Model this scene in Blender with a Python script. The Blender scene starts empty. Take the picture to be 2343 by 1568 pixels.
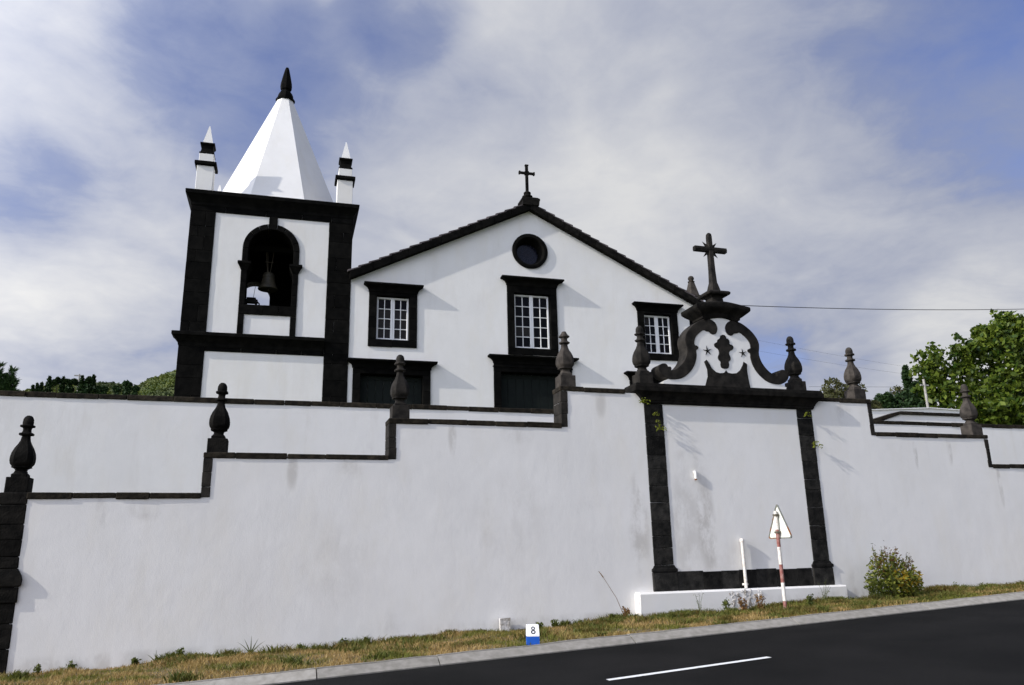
import bpy, bmesh, math, random
import numpy as np
from mathutils import Vector, Matrix
random.seed(7); RNG = np.random.default_rng(7)
sc = bpy.context.scene
COL = sc.collection

# ------------------------------------------------------------------ camera
# world: X along the boundary wall (to the right), Y away from the road, Z up, metres
FPX, EYE = 1786.0, 1.55                       # focal length in pixels of a 2342 px wide picture
PITCH, ROLL, YAW = (math.radians(a) for a in (14.94, -1.22, 17.35))
cy, sy, cp, sp = math.cos(YAW), math.sin(YAW), math.cos(PITCH), math.sin(PITCH)
FW = Vector((sy*cp, cy*cp, sp)); RI = Vector((cy, -sy, 0)); UPV = RI.cross(FW)
cr, sr = math.cos(ROLL), math.sin(ROLL)
cam_r = RI*cr + UPV*sr; cam_u = UPV*cr - RI*sr
CAM = Vector((0, 0, EYE))
cd = bpy.data.cameras.new('camera'); cam = bpy.data.objects.new('camera', cd); COL.objects.link(cam)
cd.sensor_width = 36.0; cd.lens = FPX/2342*36; cd.clip_start = .1; cd.clip_end = 5000
cam.matrix_world = Matrix(((cam_r.x, cam_u.x, -FW.x, 0), (cam_r.y, cam_u.y, -FW.y, 0), (cam_r.z, cam_u.z, -FW.z, EYE), (0, 0, 0, 1)))
sc.camera = cam
def ray(x, y):
    a, b = (x-1171)/FPX, (y-784)/FPX
    return cam_r*a - cam_u*b + FW
def onY(x, y, D):                              # where the sight line meets the vertical plane Y = D
    d = ray(x, y); return CAM + d*(D/d.y)

# ------------------------------------------------------------------ light, sky, exposure
SUN = Vector((6.0, 1.0, -3.45)).normalized()  # travel direction of the sunlight
sd = bpy.data.lights.new('sun', 'SUN'); sd.energy = 3.7; sd.angle = math.radians(.6); sd.color = (1, .95, .86)
so = bpy.data.objects.new('sun', sd); COL.objects.link(so); so.rotation_euler = SUN.to_track_quat('-Z', 'Y').to_euler(); so.location = (-30, -10, 40)
EL = math.asin(-SUN.z)
w = bpy.data.worlds.new('World'); sc.world = w; w.use_nodes = True
sc.view_settings.view_transform = 'Standard'; sc.view_settings.look = 'None'; sc.view_settings.exposure = 0.07; sc.view_settings.gamma = 1
sc.view_settings.use_curve_mapping = False
sc.cycles.use_denoising = True; sc.cycles.max_bounces = 8
def NT(t):
    N, L = t.nodes, t.links
    def n(ty, **k):
        o = N.new(ty)
        for a, v in k.items():
            if a.startswith('i_'): o.inputs[int(a[2:]) if a[2:].isdigit() else a[2:].replace('_', ' ')].default_value = v
            else: setattr(o, a, v)
        return o
    return N, L, n
N, L, n = NT(w.node_tree); N.clear()
out = n('ShaderNodeOutputWorld'); bg = n('ShaderNodeBackground', i_Strength=.1)
sky = n('ShaderNodeTexSky', sky_type='NISHITA'); sky.sun_disc = False; sky.sun_elevation = EL; sky.sun_rotation = math.atan2(-SUN.x, -SUN.y)
sky.air_density = 1.3; sky.dust_density = .6; sky.altitude = 200
def math_(op, a, b=None, c=None, clamp=False):
    m = n('ShaderNodeMath', operation=op, use_clamp=clamp)
    for i, v in enumerate((a, b, c)):
        if v is None: continue
        if isinstance(v, (int, float)): m.inputs[i].default_value = v
        else: L.new(v, m.inputs[i])
    return m.outputs[0]
tc = n('ShaderNodeTexCoord'); sep = n('ShaderNodeSeparateXYZ'); L.new(tc.outputs['Generated'], sep.inputs[0])
zz = math_('ADD', math_('MAXIMUM', sep.outputs[2], 0.0), .22)
comb = n('ShaderNodeCombineXYZ'); L.new(math_('DIVIDE', sep.outputs[0], zz), comb.inputs[0]); L.new(math_('DIVIDE', sep.outputs[1], zz), comb.inputs[1])
def noise(scale, detail, rough, off, dist=0.0, stretch=(1, 1, 1)):
    mp = n('ShaderNodeMapping'); mp.inputs['Location'].default_value = off; mp.inputs['Scale'].default_value = stretch
    L.new(comb.outputs[0], mp.inputs[0])
    t = n('ShaderNodeTexNoise'); t.inputs['Scale'].default_value = scale; t.inputs['Detail'].default_value = detail
    t.inputs['Roughness'].default_value = rough; t.inputs['Distortion'].default_value = dist
    L.new(mp.outputs[0], t.inputs['Vector']); return t.outputs['Fac']
OFF = (20.03, 7.90)
big = noise(1.25, 4, .45, (OFF[0], OFF[1], 0), .3)
mid = noise(3.2, 7, .55, (.4, 5.2, 0), .6, (1.0, 1.0, 1))
fine = noise(14, 6, .6, (7.7, 2.2, 0), .4)
# the large bright cloud that stands over the church: a soft lobe added to the cloud cover
cdir = ray(1190, 250).normalized()
dt = n('ShaderNodeVectorMath', operation='DOT_PRODUCT'); L.new(tc.outputs['Generated'], dt.inputs[0]); dt.inputs[1].default_value = cdir
lobe = n('ShaderNodeMapRange', interpolation_type='SMOOTHERSTEP'); L.new(dt.outputs['Value'], lobe.inputs[0])
lobe.inputs[1].default_value = math.cos(math.radians(27)); lobe.inputs[2].default_value = 1.0
f = math_('ADD', math_('MULTIPLY', big, .88), math_('MULTIPLY', mid, .50)); f = math_('ADD', f, math_('MULTIPLY', fine, .18)); f = math_('SUBTRACT', f, .025)
low = n('ShaderNodeMapRange', interpolation_type='SMOOTHSTEP'); L.new(sep.outputs[2], low.inputs[0]); low.inputs[1].default_value = .42; low.inputs[2].default_value = .10   # cloud banks close up towards the horizon
f = math_('ADD', f, math_('MULTIPLY', low.outputs[0], .16)); f = math_('ADD', f, math_('MULTIPLY', lobe.outputs[0], .27))
# breaks in the cloud (negative) and thicker veils (positive): direction, angular radius, amount
for dx, dy, rad, amt in ((520, 100, 9, -.16), (760, 120, 6, -.10), (930, 5, 6, -.24), (1740, 170, 8, -.07), (2320, 180, 13, -.09), (60, 330, 16, .16), (150, 560, 14, .10), (60, 440, 5, -.14), (1750, 800, 4, -.12)):
    d3 = n('ShaderNodeVectorMath', operation='DOT_PRODUCT'); L.new(tc.outputs['Generated'], d3.inputs[0]); d3.inputs[1].default_value = ray(dx, dy).normalized()
    gp = n('ShaderNodeMapRange', interpolation_type='SMOOTHERSTEP'); L.new(d3.outputs['Value'], gp.inputs[0]); gp.inputs[1].default_value = math.cos(math.radians(rad)); gp.inputs[2].default_value = 1.0
    f = math_('ADD', f, math_('MULTIPLY', gp.outputs[0], amt))
# a small heap cloud low over the trees
d2 = n('ShaderNodeVectorMath', operation='DOT_PRODUCT'); L.new(tc.outputs['Generated'], d2.inputs[0]); d2.inputs[1].default_value = ray(2230, 790).normalized()
heap = n('ShaderNodeMapRange', interpolation_type='SMOOTHSTEP'); L.new(d2.outputs['Value'], heap.inputs[0]); heap.inputs[1].default_value = math.cos(math.radians(6.5)); heap.inputs[2].default_value = math.cos(math.radians(2.5))
f = math_('ADD', f, math_('MULTIPLY', math_('MULTIPLY', heap.outputs[0], mid), .42))
cover = n('ShaderNodeMapRange', interpolation_type='SMOOTHSTEP'); L.new(f, cover.inputs[0]); cover.inputs[1].default_value = .48; cover.inputs[2].default_value = .88; cover.inputs[3].default_value = .14
bright = n('ShaderNodeMapRange'); L.new(f, bright.inputs[0]); bright.inputs[1].default_value = .74; bright.inputs[2].default_value = 1.24
ccol = n('ShaderNodeValToRGB'); L.new(bright.outputs[0], ccol.inputs[0])
ccol.color_ramp.elements[0].color = (.365, .415, .585, 1); ccol.color_ramp.elements[1].color = (.87, .875, .89, 1)
# clouds scatter forward: glow round the unseen sun, added to lift shaded walls
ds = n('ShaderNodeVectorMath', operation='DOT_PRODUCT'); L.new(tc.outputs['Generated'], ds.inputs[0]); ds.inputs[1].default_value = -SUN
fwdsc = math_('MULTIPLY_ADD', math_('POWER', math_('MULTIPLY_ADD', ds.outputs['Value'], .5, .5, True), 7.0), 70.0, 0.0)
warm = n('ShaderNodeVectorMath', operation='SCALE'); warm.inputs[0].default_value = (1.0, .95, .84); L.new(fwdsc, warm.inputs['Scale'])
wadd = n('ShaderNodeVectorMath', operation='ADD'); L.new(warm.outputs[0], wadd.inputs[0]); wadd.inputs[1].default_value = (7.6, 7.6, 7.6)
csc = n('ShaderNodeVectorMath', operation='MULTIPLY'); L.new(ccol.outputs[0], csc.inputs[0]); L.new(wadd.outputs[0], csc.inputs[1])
tint = n('ShaderNodeVectorMath', operation='MULTIPLY'); L.new(sky.outputs[0], tint.inputs[0]); tint.inputs[1].default_value = (.82, .84, 1.32)   # deep marine blue between the clouds
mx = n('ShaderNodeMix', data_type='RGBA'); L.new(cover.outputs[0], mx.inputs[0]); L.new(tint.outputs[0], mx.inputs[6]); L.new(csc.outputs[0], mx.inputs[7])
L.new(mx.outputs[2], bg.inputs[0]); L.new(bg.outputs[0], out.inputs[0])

# ------------------------------------------------------------------ materials
def rgb(c): return (c[0], c[1], c[2], 1)
def mat_base(name, rough=.8, spec=.3):
    m = bpy.data.materials.new(name); m.use_nodes = True
    b = m.node_tree.nodes['Principled BSDF']; b.inputs['Roughness'].default_value = rough; b.inputs['Specular IOR Level'].default_value = spec
    return m, b
def mat_plain(name, c, rough=.6, spec=.3, metal=0):
    m, b = mat_base(name, rough, spec); b.inputs['Base Color'].default_value = rgb(c); b.inputs['Metallic'].default_value = metal; return m
def mat_noise(name, c1, c2, scale=4, rough=.85, bump=.3, bscale=30, bdist=.01, detail=6, stretch=(1, 1, 1), spec=.25, lo=.35, hi=.65, island=0.0, extra=None):
    m, b = mat_base(name, rough, spec if not name.startswith('fresh') else .08); N, L, n = NT(m.node_tree)
    tc = n('ShaderNodeTexCoord'); mp = n('ShaderNodeMapping'); mp.inputs['Scale'].default_value = stretch; L.new(tc.outputs['Object'], mp.inputs[0])
    geo = n('ShaderNodeNewGeometry'); 
    t = n('ShaderNodeTexNoise'); t.inputs['Scale'].default_value = scale; t.inputs['Detail'].default_value = detail; L.new(geo.outputs['Position'] if stretch == (1, 1, 1) else mp.outputs[0], t.inputs['Vector'])
    mr = n('ShaderNodeMapRange'); L.new(t.outputs['Fac'], mr.inputs[0]); mr.inputs[1].default_value = lo; mr.inputs[2].default_value = hi
    mx = n('ShaderNodeMix', data_type='RGBA'); mx.inputs[6].default_value = rgb(c1); mx.inputs[7].default_value = rgb(c2); L.new(mr.outputs[0], mx.inputs[0])
    colr = mx.outputs[2]
    if island:                                  # every block slightly lighter or darker than its neighbour
        oi = n('ShaderNodeObjectInfo'); hs = n('ShaderNodeHueSaturation'); L.new(colr, hs.inputs['Color'])
        mm = n('ShaderNodeMapRange'); L.new(oi.outputs['Random'], mm.inputs[0]); mm.inputs[3].default_value = 1-island; mm.inputs[4].default_value = 1+island
        L.new(mm.outputs[0], hs.inputs['Value']); colr = hs.outputs[0]
    if extra: colr = extra(N, L, n, geo, colr)
    L.new(colr, b.inputs['Base Color'])
    if bump:
        t2 = n('ShaderNodeTexNoise'); t2.inputs['Scale'].default_value = bscale; t2.inputs['Detail'].default_value = 5; L.new(geo.outputs['Position'], t2.inputs['Vector'])
        bp = n('ShaderNodeBump'); bp.inputs['Strength'].default_value = bump; bp.inputs['Distance'].default_value = bdist
        L.new(t2.outputs['Fac'], bp.inputs['Height']); L.new(bp.outputs[0], b.inputs['Normal'])
    return m
def mat_plaster(name, base=(.81, .80, .775), stains=(), streak=.10):
    """limewashed render: faint mottling, vertical weather streaks, hand-trowelled relief; stains = (x, z, rx, rz, amount)"""
    m, b = mat_base(name, .9, .15); N, L, n = NT(m.node_tree)
    geo = n('ShaderNodeNewGeometry')
    def nz(scale, stretch, detail=6, rough=.6):
        mp = n('ShaderNodeMapping'); mp.inputs['Scale'].default_value = stretch; L.new(geo.outputs['Position'], mp.inputs[0])
        t = n('ShaderNodeTexNoise'); t.inputs['Scale'].default_value = scale; t.inputs['Detail'].default_value = detail; t.inputs['Roughness'].default_value = rough; L.new(mp.outputs[0], t.inputs['Vector']); return t.outputs['Fac']
    def mr(s, a, b_, c=0, d=1):
        k = n('ShaderNodeMapRange', interpolation_type='SMOOTHSTEP'); L.new(s, k.inputs[0]); k.inputs[1].default_value = a; k.inputs[2].default_value = b_; k.inputs[3].default_value = c; k.inputs[4].default_value = d; return k.outputs[0]
    def mix(fac, c1, c2):
        k = n('ShaderNodeMix', data_type='RGBA')
        L.new(fac, k.inputs[0])
        for i, c in ((6, c1), (7, c2)):
            if isinstance(c, tuple): k.inputs[i].default_value = rgb(c)
            else: L.new(c, k.inputs[i])
        return k.outputs[2]
    def mul(a, b_):
        k = n('ShaderNodeMath', operation='MULTIPLY')
        for i, v in enumerate((a, b_)):
            if isinstance(v, float): k.inputs[i].default_value = v
            else: L.new(v, k.inputs[i])
        return k.outputs[0]
    c = mix(mr(nz(.8, (1, 1, 1)), .3, .7), base, tuple(v*.94 for v in base)); c = mix(mul(mr(nz(1.7, (1, 1, .35), 7), .45, .75), .5), c, tuple(v*w_ for v, w_ in zip(base, (.93, .91, .86))))
    c = mix(mul(mr(nz(2.2, (1, 1, .16), 7, .65), .5, .75), streak), c, (.42, .37, .30))
    c = mix(mul(mr(nz(7, (1, 1, .5)), .62, .8), .12), c, (.40, .38, .36))
    if stains:
        sp_ = n('ShaderNodeSeparateXYZ'); L.new(geo.outputs['Position'], sp_.inputs[0])
        blot = mr(nz(3.5, (1, 1, .55), 8, .65), .38, .62)
        for (x, z, rx, rz, amt) in stains:
            def d2(s, c0, r):
                k = n('ShaderNodeMath', operation='SUBTRACT'); L.new(s, k.inputs[0]); k.inputs[1].default_value = c0
                q = n('ShaderNodeMath', operation='DIVIDE'); L.new(k.outputs[0], q.inputs[0]); q.inputs[1].default_value = r; return mul(q.outputs[0], q.outputs[0])
            a = n('ShaderNodeMath', operation='ADD'); L.new(d2(sp_.outputs[0], x, rx), a.inputs[0]); L.new(d2(sp_.outputs[2], z, rz), a.inputs[1])
            c = mix(mul(mul(mr(a.outputs[0], 1.0, .1), blot), float(amt)), c, (.30, .27, .23))
    L.new(c, b.inputs['Base Color'])
    add = n('ShaderNodeMath', operation='MULTIPLY_ADD'); L.new(nz(4.5, (1, 1, .8), 3), add.inputs[0]); add.inputs[1].default_value = 2.2; L.new(nz(60, (1, 1, 1), 3), add.inputs[2])
    bp = n('ShaderNodeBump'); bp.inputs['Strength'].default_value = .40; bp.inputs['Distance'].default_value = .005
    L.new(add.outputs[0], bp.inputs['Height']); L.new(bp.outputs[0], b.inputs['Normal'])
    return m
def mat_leaf(name, c1, c2, trans=.3, rough=.5, patch=None, pscale=.5):
    """leaf or blade: colour differs from leaf to leaf, light shines through"""
    m = bpy.data.materials.new(name); m.use_nodes = True; N, L, n = NT(m.node_tree); b = N['Principled BSDF']; o = N['Material Output']
    geo = n('ShaderNodeNewGeometry'); mx = n('ShaderNodeMix', data_type='RGBA'); mx.inputs[6].default_value = rgb(c1); mx.inputs[7].default_value = rgb(c2); L.new(geo.outputs['Random Per Island'], mx.inputs[0])
    colr = mx.outputs[2]
    if patch:
        t = n('ShaderNodeTexNoise'); t.inputs['Scale'].default_value = pscale; t.inputs['Detail'].default_value = 4; L.new(geo.outputs['Position'], t.inputs['Vector'])
        mr = n('ShaderNodeMapRange'); L.new(t.outputs['Fac'], mr.inputs[0]); mr.inputs[1].default_value = .46; mr.inputs[2].default_value = .60
        m2 = n('ShaderNodeMix', data_type='RGBA'); m2.inputs[6].default_value = rgb(patch[0]); m2.inputs[7].default_value = rgb(patch[1]); L.new(geo.outputs['Random Per Island'], m2.inputs[0])
        m3 = n('ShaderNodeMix', data_type='RGBA'); L.new(mr.outputs[0], m3.inputs[0]); L.new(colr, m3.inputs[6]); L.new(m2.outputs[2], m3.inputs[7]); colr = m3.outputs[2]
    L.new(colr, b.inputs['Base Color']); b.inputs['Roughness'].default_value = rough; b.inputs['Specular IOR Level'].default_value = .25
    tr = n('ShaderNodeBsdfTranslucent'); L.new(colr, tr.inputs[0]); ms = n('ShaderNodeMixShader', i_0=trans); L.new(b.outputs[0], ms.inputs[1]); L.new(tr.outputs[0], ms.inputs[2]); L.new(ms.outputs[0], o.inputs[0])
    return m
def speckle(N, L, n, geo, colr):                # aggregate chips in asphalt, dust along the wheel tracks
    t = n('ShaderNodeTexNoise'); t.inputs['Scale'].default_value = 70; L.new(geo.outputs['Position'], t.inputs['Vector'])
    mr = n('ShaderNodeMapRange'); L.new(t.outputs['Fac'], mr.inputs[0]); mr.inputs[1].default_value = .62; mr.inputs[2].default_value = .75; mr.inputs[4].default_value = .5
    k = n('ShaderNodeMix', data_type='RGBA'); L.new(mr.outputs[0], k.inputs[0]); L.new(colr, k.inputs[6]); k.inputs[7].default_value = (.030, .029, .028, 1); return k.outputs[2]
M = dict(
    plaster=mat_plaster('white_limewash'), 
    plaster_wall=mat_plaster('white_limewash_wall', (.80, .785, .758), stains=((8.15, 2.0, .45, 1.4, .28), (8.62, 1.95, .26, 1.30, .48), (7.1, 2.0, .28, 1.2, .4), (9.3, 1.3, .8, .5, .16), (12.6, .75, .9, .5, .3), (2.2, .35, .3, .3, .2), (8.4, 3.3, .6, .3, .2), (-2.6, 2.35, .10, .35, .35), (-1.9, 2.35, .35, .25, .25), (.4, 3.0, .12, .4, .35), (1.4, 3.05, .3, .25, .25), (3.3, 3.7, .10, .45, .35), (4.6, 3.75, .4, .25, .22), (6.4, 4.45, .15, .4, .3), (12.3, 4.4, .35, .3, .3), (14.2, 3.6, .07, .5, .4), (15.2, 3.65, .09, .45, .4), (16.55, 2.8, .08, .6, .35), (-1.0, -.02, 4.5, .20, .30), (6.0, .22, 4.0, .20, .30), (14.0, .46, 6.0, .22, .30), (1.2, 1.3, .7, .9, .12), (4.4, 2.1, .9, 1.1, .12)), streak=.08),
    plaster_terrace=mat_plaster('white_limewash_terrace', (.80, .785, .77), streak=.17),
    basalt_church=mat_noise('black_painted_basalt', (.0022, .0022, .0020), (.0060, .0057, .0050), 5, .9, .5, 25, .012, island=.35, spec=.06),
    basalt=mat_noise('weathered_basalt', (.0100, .0092, .0080), (.0290, .0255, .0215), 6, .9, .9, 45, .012, island=.22, spec=.15),
    basalt_dark=mat_noise('dark_basalt_blocks', (.0042, .0040, .0036), (.0135, .0122, .0104), 6, .9, .9, 38, .014, island=.35, spec=.07),
    basalt_gate=mat_noise('grey_black_basalt_blocks', (.0085, .0085, .0080), (.0270, .0255, .0230), 7, .9, 1.0, 34, .02, island=.4, spec=.08),
    basalt_brown=mat_noise('brown_basalt_coping', (.010, .0085, .0065), (.032, .026, .018), 9, .95, 1.0, 35, .014, island=.3, spec=.12),
    basalt_pale=mat_noise('grey_brown_basalt', (.026, .0225, .0195), (.064, .055, .047), 7, .9, .9, 50, .01, island=.12, spec=.15),
    roof=mat_noise('dark_clay_tile', (.060, .053, .055), (.115, .098, .100), 5, .85, .5, 40, .01, island=.25),
    white_paint=mat_plain('white_window_paint', (.80, .80, .80), .45, .4),
    glass=mat_plain('dark_window_glass', (.0025, .0028, .005), .05, .12),
    glass_curtain=mat_plain('window_glass_over_grey_curtain', (.020, .018, .017), .12, .15),
    blue_glass=mat_plain('dark_blue_leaded_glass', (.006, .007, .016), .15, .4),
    door=mat_noise('dark_green_door_paint', (.002, .0045, .004), (.004, .0075, .006), 6, .8, .2, 40, .004),
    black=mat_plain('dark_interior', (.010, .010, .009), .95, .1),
    bronze=mat_noise('bell_bronze', (.045, .042, .030), (.10, .085, .055), 6, .55, .2, 30, .004, spec=.5),
    iron=mat_plain('old_iron', (.10, .085, .06), .6, .4),
    asphalt=mat_noise('fresh_asphalt', (.0046, .0046, .0043), (.0098, .0094, .0088), .8, .95, .8, 110, .006, stretch=(1, 1, 1), extra=speckle),
    marking=mat_noise('road_marking_paint', (.62, .62, .60), (.78, .78, .76), 30, .7, .3, 90, .003),
    concrete=mat_noise('kerb_concrete', (.225, .21, .18), (.31, .29, .255), 9, .9, .5, 60, .006, island=.14),
    concrete_old=mat_noise('stained_concrete', (.30, .27, .23), (.72, .70, .68), 9, .95, .9, 30, .02),
    soil=mat_noise('dry_soil', (.10, .075, .035), (.17, .13, .07), 3, .95, .6, 30, .02),
    meadow=mat_noise('meadow_ground', (.05, .075, .022), (.11, .10, .04), .5, .95, .5, 6, .05),
    sign_back=mat_noise('sign_back_paint', (.62, .64, .58), (.75, .75, .70), 8, .6, .1, 40, .002),
    rim=mat_noise('grey_rim_with_rust', (.16, .17, .15), (.20, .07, .015), 5, .8, .2, 60, .003, lo=.50, hi=.60),
    rust=mat_noise('rusty_edge', (.22, .07, .015), (.10, .035, .012), 20, .8, .3, 60, .003),
    pole_white=mat_noise('chipped_white_paint', (.72, .69, .63), (.45, .36, .30), 18, .6, .2, 40, .002, lo=.5, hi=.78),
    pole_red=mat_noise('faded_red_paint', (.24, .085, .07), (.36, .22, .19), 16, .65, .2, 40, .002, lo=.42, hi=.7),
    blue=mat_noise('marker_blue_paint', (.010, .085, .42), (.015, .10, .46), 8, .5, .15, 60, .002),
    ink=mat_plain('black_lettering', (.015, .014, .013), .6),
    bark=mat_noise('bark', (.07, .05, .035), (.13, .10, .075), 5, .95, .6, 20, .02),
    pole_wood=mat_noise('pale_pole', (.25, .24, .22), (.38, .36, .33), 6, .9, .2, 20, .01),
    grass=mat_leaf('verge_grass', (.24, .155, .045), (.46, .33, .14), .35, .7, patch=((.085, .10, .014), (.19, .19, .035)), pscale=1.3),
    green_grass=mat_leaf('green_grass_blade', (.045, .062, .009), (.15, .16, .03), .3, .6, patch=((.16, .10, .03), (.12, .12, .025)), pscale=2.5),
    weed=mat_leaf('weed_leaf', (.05, .075, .012), (.13, .145, .028), .35),
    weed_dry=mat_leaf('dry_weed', (.13, .055, .018), (.26, .16, .06), .3, .8),
    fern=mat_leaf('fern_leaf', (.13, .17, .012), (.26, .28, .03), .4),
    bush=mat_leaf('bush_leaf', (.045, .075, .010), (.22, .23, .035), .35),
    bush_yellow=mat_leaf('bush_yellow_leaf', (.34, .21, .012), (.24, .20, .03), .35),
    bush_red=mat_leaf('bush_red_tip', (.11, .045, .018), (.17, .12, .03), .3),
    tree=mat_leaf('broad_leaf', (.014, .042, .004), (.145, .19, .022), .35, .45),
    conifer=mat_leaf('dark_conifer', (.010, .028, .008), (.03, .058, .014), .2, .6),
    pine=mat_leaf('pine_needle', (.014, .040, .014), (.045, .085, .022), .2, .6),
    grey_tree=mat_leaf('grey_green_leaf', (.055, .06, .02), (.11, .11, .04), .3, .6),
    hill=mat_noise('hill_scrub', (.030, .050, .012), (.085, .095, .022), .09, .95, .9, .35, 1.2, lo=.38, hi=.62),
    scrub=mat_leaf('hill_scrub_leaf', (.042, .070, .012), (.125, .145, .024), .2, .7, patch=((.016, .030, .008), (.045, .062, .014)), pscale=.045),
)
# ------------------------------------------------------------------ geometry helpers
def obj(name, verts, faces, m, parent=None, smooth=False):
    me = bpy.data.meshes.new(name); me.from_pydata([tuple(v) for v in verts], [], [tuple(f) for f in faces]); me.update()
    return link(name, me, m, parent, smooth)
def link(name, me, m, parent=None, smooth=False):
    o = bpy.data.objects.new(name, me); COL.objects.link(o); o.parent = parent
    if m: me.materials.append(M[m] if isinstance(m, str) else m)
    if smooth:
        me.polygons.foreach_set('use_smooth', [True]*len(me.polygons))
        if smooth != True: me.set_sharp_from_angle(angle=math.radians(smooth))
    return o
def from_bm(name, bm, m, parent=None, smooth=False):
    bmesh.ops.recalc_face_normals(bm, faces=bm.faces[:])
    me = bpy.data.meshes.new(name); bm.to_mesh(me); bm.free(); return link(name, me, m, parent, smooth)
def tag(o, label, cat, group=None):
    o['label'] = label; o['category'] = cat
    if group: o['group'] = group
    return o
def struct(o, kind='structure'): o['kind'] = kind; return o
def empty(name, loc=(0, 0, 0), parent=None, rz=0):
    o = bpy.data.objects.new(name, None); COL.objects.link(o); o.location = loc; o.rotation_euler.z = rz; o.parent = parent; o.empty_display_size = .2; return o
def bm_box(x0, x1, y0, y1, z0, z1, bev=.012, jit=0):
    bm = bmesh.new()
    vs = [bm.verts.new((x, y, z)) for x in (x0, x1) for y in (y0, y1) for z in (z0, z1)]
    for f in ((0, 1, 3, 2), (4, 6, 7, 5), (0, 4, 5, 1), (2, 3, 7, 6), (0, 2, 6, 4), (1, 5, 7, 3)): bm.faces.new([vs[i] for i in f])
    if jit:
        for v in vs: v.co += Vector((random.uniform(-jit, jit), random.uniform(-jit, jit), random.uniform(-jit, jit)))
    if bev: bmesh.ops.bevel(bm, geom=bm.edges[:], offset=min(bev, .3*min(x1-x0, y1-y0, z1-z0)), segments=1, affect='EDGES', profile=.5)
    return bm
def box(name, x0, x1, y0, y1, z0, z1, m, parent=None, bev=.012, jit=0): return from_bm(name, bm_box(x0, x1, y0, y1, z0, z1, bev, jit), m, parent)
def loft(name, rings, m, parent=None, smooth=False, cap=True):
    k = len(rings[0]); V = [p for r in rings for p in r]; F = []
    for i in range(len(rings)-1):
        for j in range(k): F.append((i*k+j, i*k+(j+1) % k, (i+1)*k+(j+1) % k, (i+1)*k+j))
    if cap: F += [tuple(range(k))[::-1], tuple(range((len(rings)-1)*k, len(rings)*k))]
    bm = bmesh.new(); vs = [bm.verts.new(v) for v in V]
    for f in F:
        try: bm.faces.new([vs[i] for i in f])
        except ValueError: pass
    return from_bm(name, bm, m, parent, smooth)
def rectring(x0, x1, y0, y1, z): return [(x0, y0, z), (x1, y0, z), (x1, y1, z), (x0, y1, z)]
def cornice(name, x0, x1, yf, yb, prof, m, parent=None, left=True, right=True, fr=1.0):
    """mitred moulding: prof = (projection, z) from the bottom up"""
    return loft(name, [rectring(x0-(p if left else 0), x1+(p if right else 0), yf-p*fr, yb, z) for p, z in prof], m, parent)
def sqring(cx, cy_, z, r, ch=.0, nseg=1):
    if ch <= 0: return [(cx-r, cy_-r, z), (cx+r, cy_-r, z), (cx+r, cy_+r, z), (cx-r, cy_+r, z)]
    c = r*ch
    return [(cx-r+c, cy_-r, z), (cx+r-c, cy_-r, z), (cx+r, cy_-r+c, z), (cx+r, cy_+r-c, z), (cx+r-c, cy_+r, z), (cx-r+c, cy_+r, z), (cx-r, cy_+r-c, z), (cx-r, cy_-r+c, z)]
def lathe(name, prof, c, m, parent=None, seg=20, smooth=45, ch=None):
    rings = []
    for r, z in prof:
        if ch is None: rings.append([(c[0]+r*math.cos(a*2*math.pi/seg), c[1]+r*math.sin(a*2*math.pi/seg), c[2]+z) for a in range(seg)])
        else: rings.append(sqring(c[0], c[1], c[2]+z, r, ch))
    return loft(name, rings, m, parent, smooth)
def prism(name, poly, y0, y1, m, parent=None, bev=.0):
    """outline in (x, z) given a front (y0) and a back (y1)"""
    bm = bmesh.new(); a = [bm.verts.new((x, y0, z)) for x, z in poly]; b = [bm.verts.new((x, y1, z)) for x, z in poly]; k = len(poly)
    f0 = bm.faces.new(a); bm.faces.new(b[::-1])
    for i in range(k): bm.faces.new([a[i], b[i], b[(i+1) % k], a[(i+1) % k]])
    bmesh.ops.recalc_face_normals(bm, faces=bm.faces[:])
    if bev: bmesh.ops.bevel(bm, geom=list(f0.edges), offset=bev, segments=2, affect='EDGES', profile=.5)
    bmesh.ops.triangulate(bm, faces=[f for f in bm.faces if len(f.verts) > 4])
    return from_bm(name, bm, m, parent)
def holed(name, outer, holes, yf, dep, m, parent=None):
    """wall with openings: outline and holes in (x, z), front at yf, reveals running back by dep"""
    bm = bmesh.new(); edges = []
    for loop in [outer]+holes:
        vs = [bm.verts.new((x, yf, z)) for x, z in loop]; bk = [bm.verts.new((x, yf+dep, z)) for x, z in loop]
        for i in range(len(vs)):
            j = (i+1) % len(vs); edges.append(bm.edges.new((vs[i], vs[j]))); bm.faces.new((vs[i], vs[j], bk[j], bk[i]))
    bmesh.ops.triangle_fill(bm, edges=edges, use_beauty=True, normal=(0, -1, 0))
    me = bpy.data.meshes.new(name); bm.to_mesh(me); bm.free(); return link(name, me, m, parent)
def tube(name, pts, r, m, parent=None, seg=8, r1=None):
    pts = [Vector(p) for p in pts]; rings = []
    for i, p in enumerate(pts):
        d = (pts[min(i+1, len(pts)-1)]-pts[max(i-1, 0)]).normalized(); a = d.orthogonal().normalized() if i == 0 else (a-d*a.dot(d)).normalized(); b = d.cross(a)
        rr = r if r1 is None else r+(r1-r)*i/(len(pts)-1)
        rings.append([tuple(p+(a*math.cos(t*2*math.pi/seg)+b*math.sin(t*2*math.pi/seg))*rr) for t in range(seg)])
    return loft(name, rings, m, parent, 50)
def arc(cx, cz, r, a0, a1, k): return [(cx+r*math.cos(math.radians(a0+(a1-a0)*i/k)), cz+r*math.sin(math.radians(a0+(a1-a0)*i/k))) for i in range(k+1)]
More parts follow.
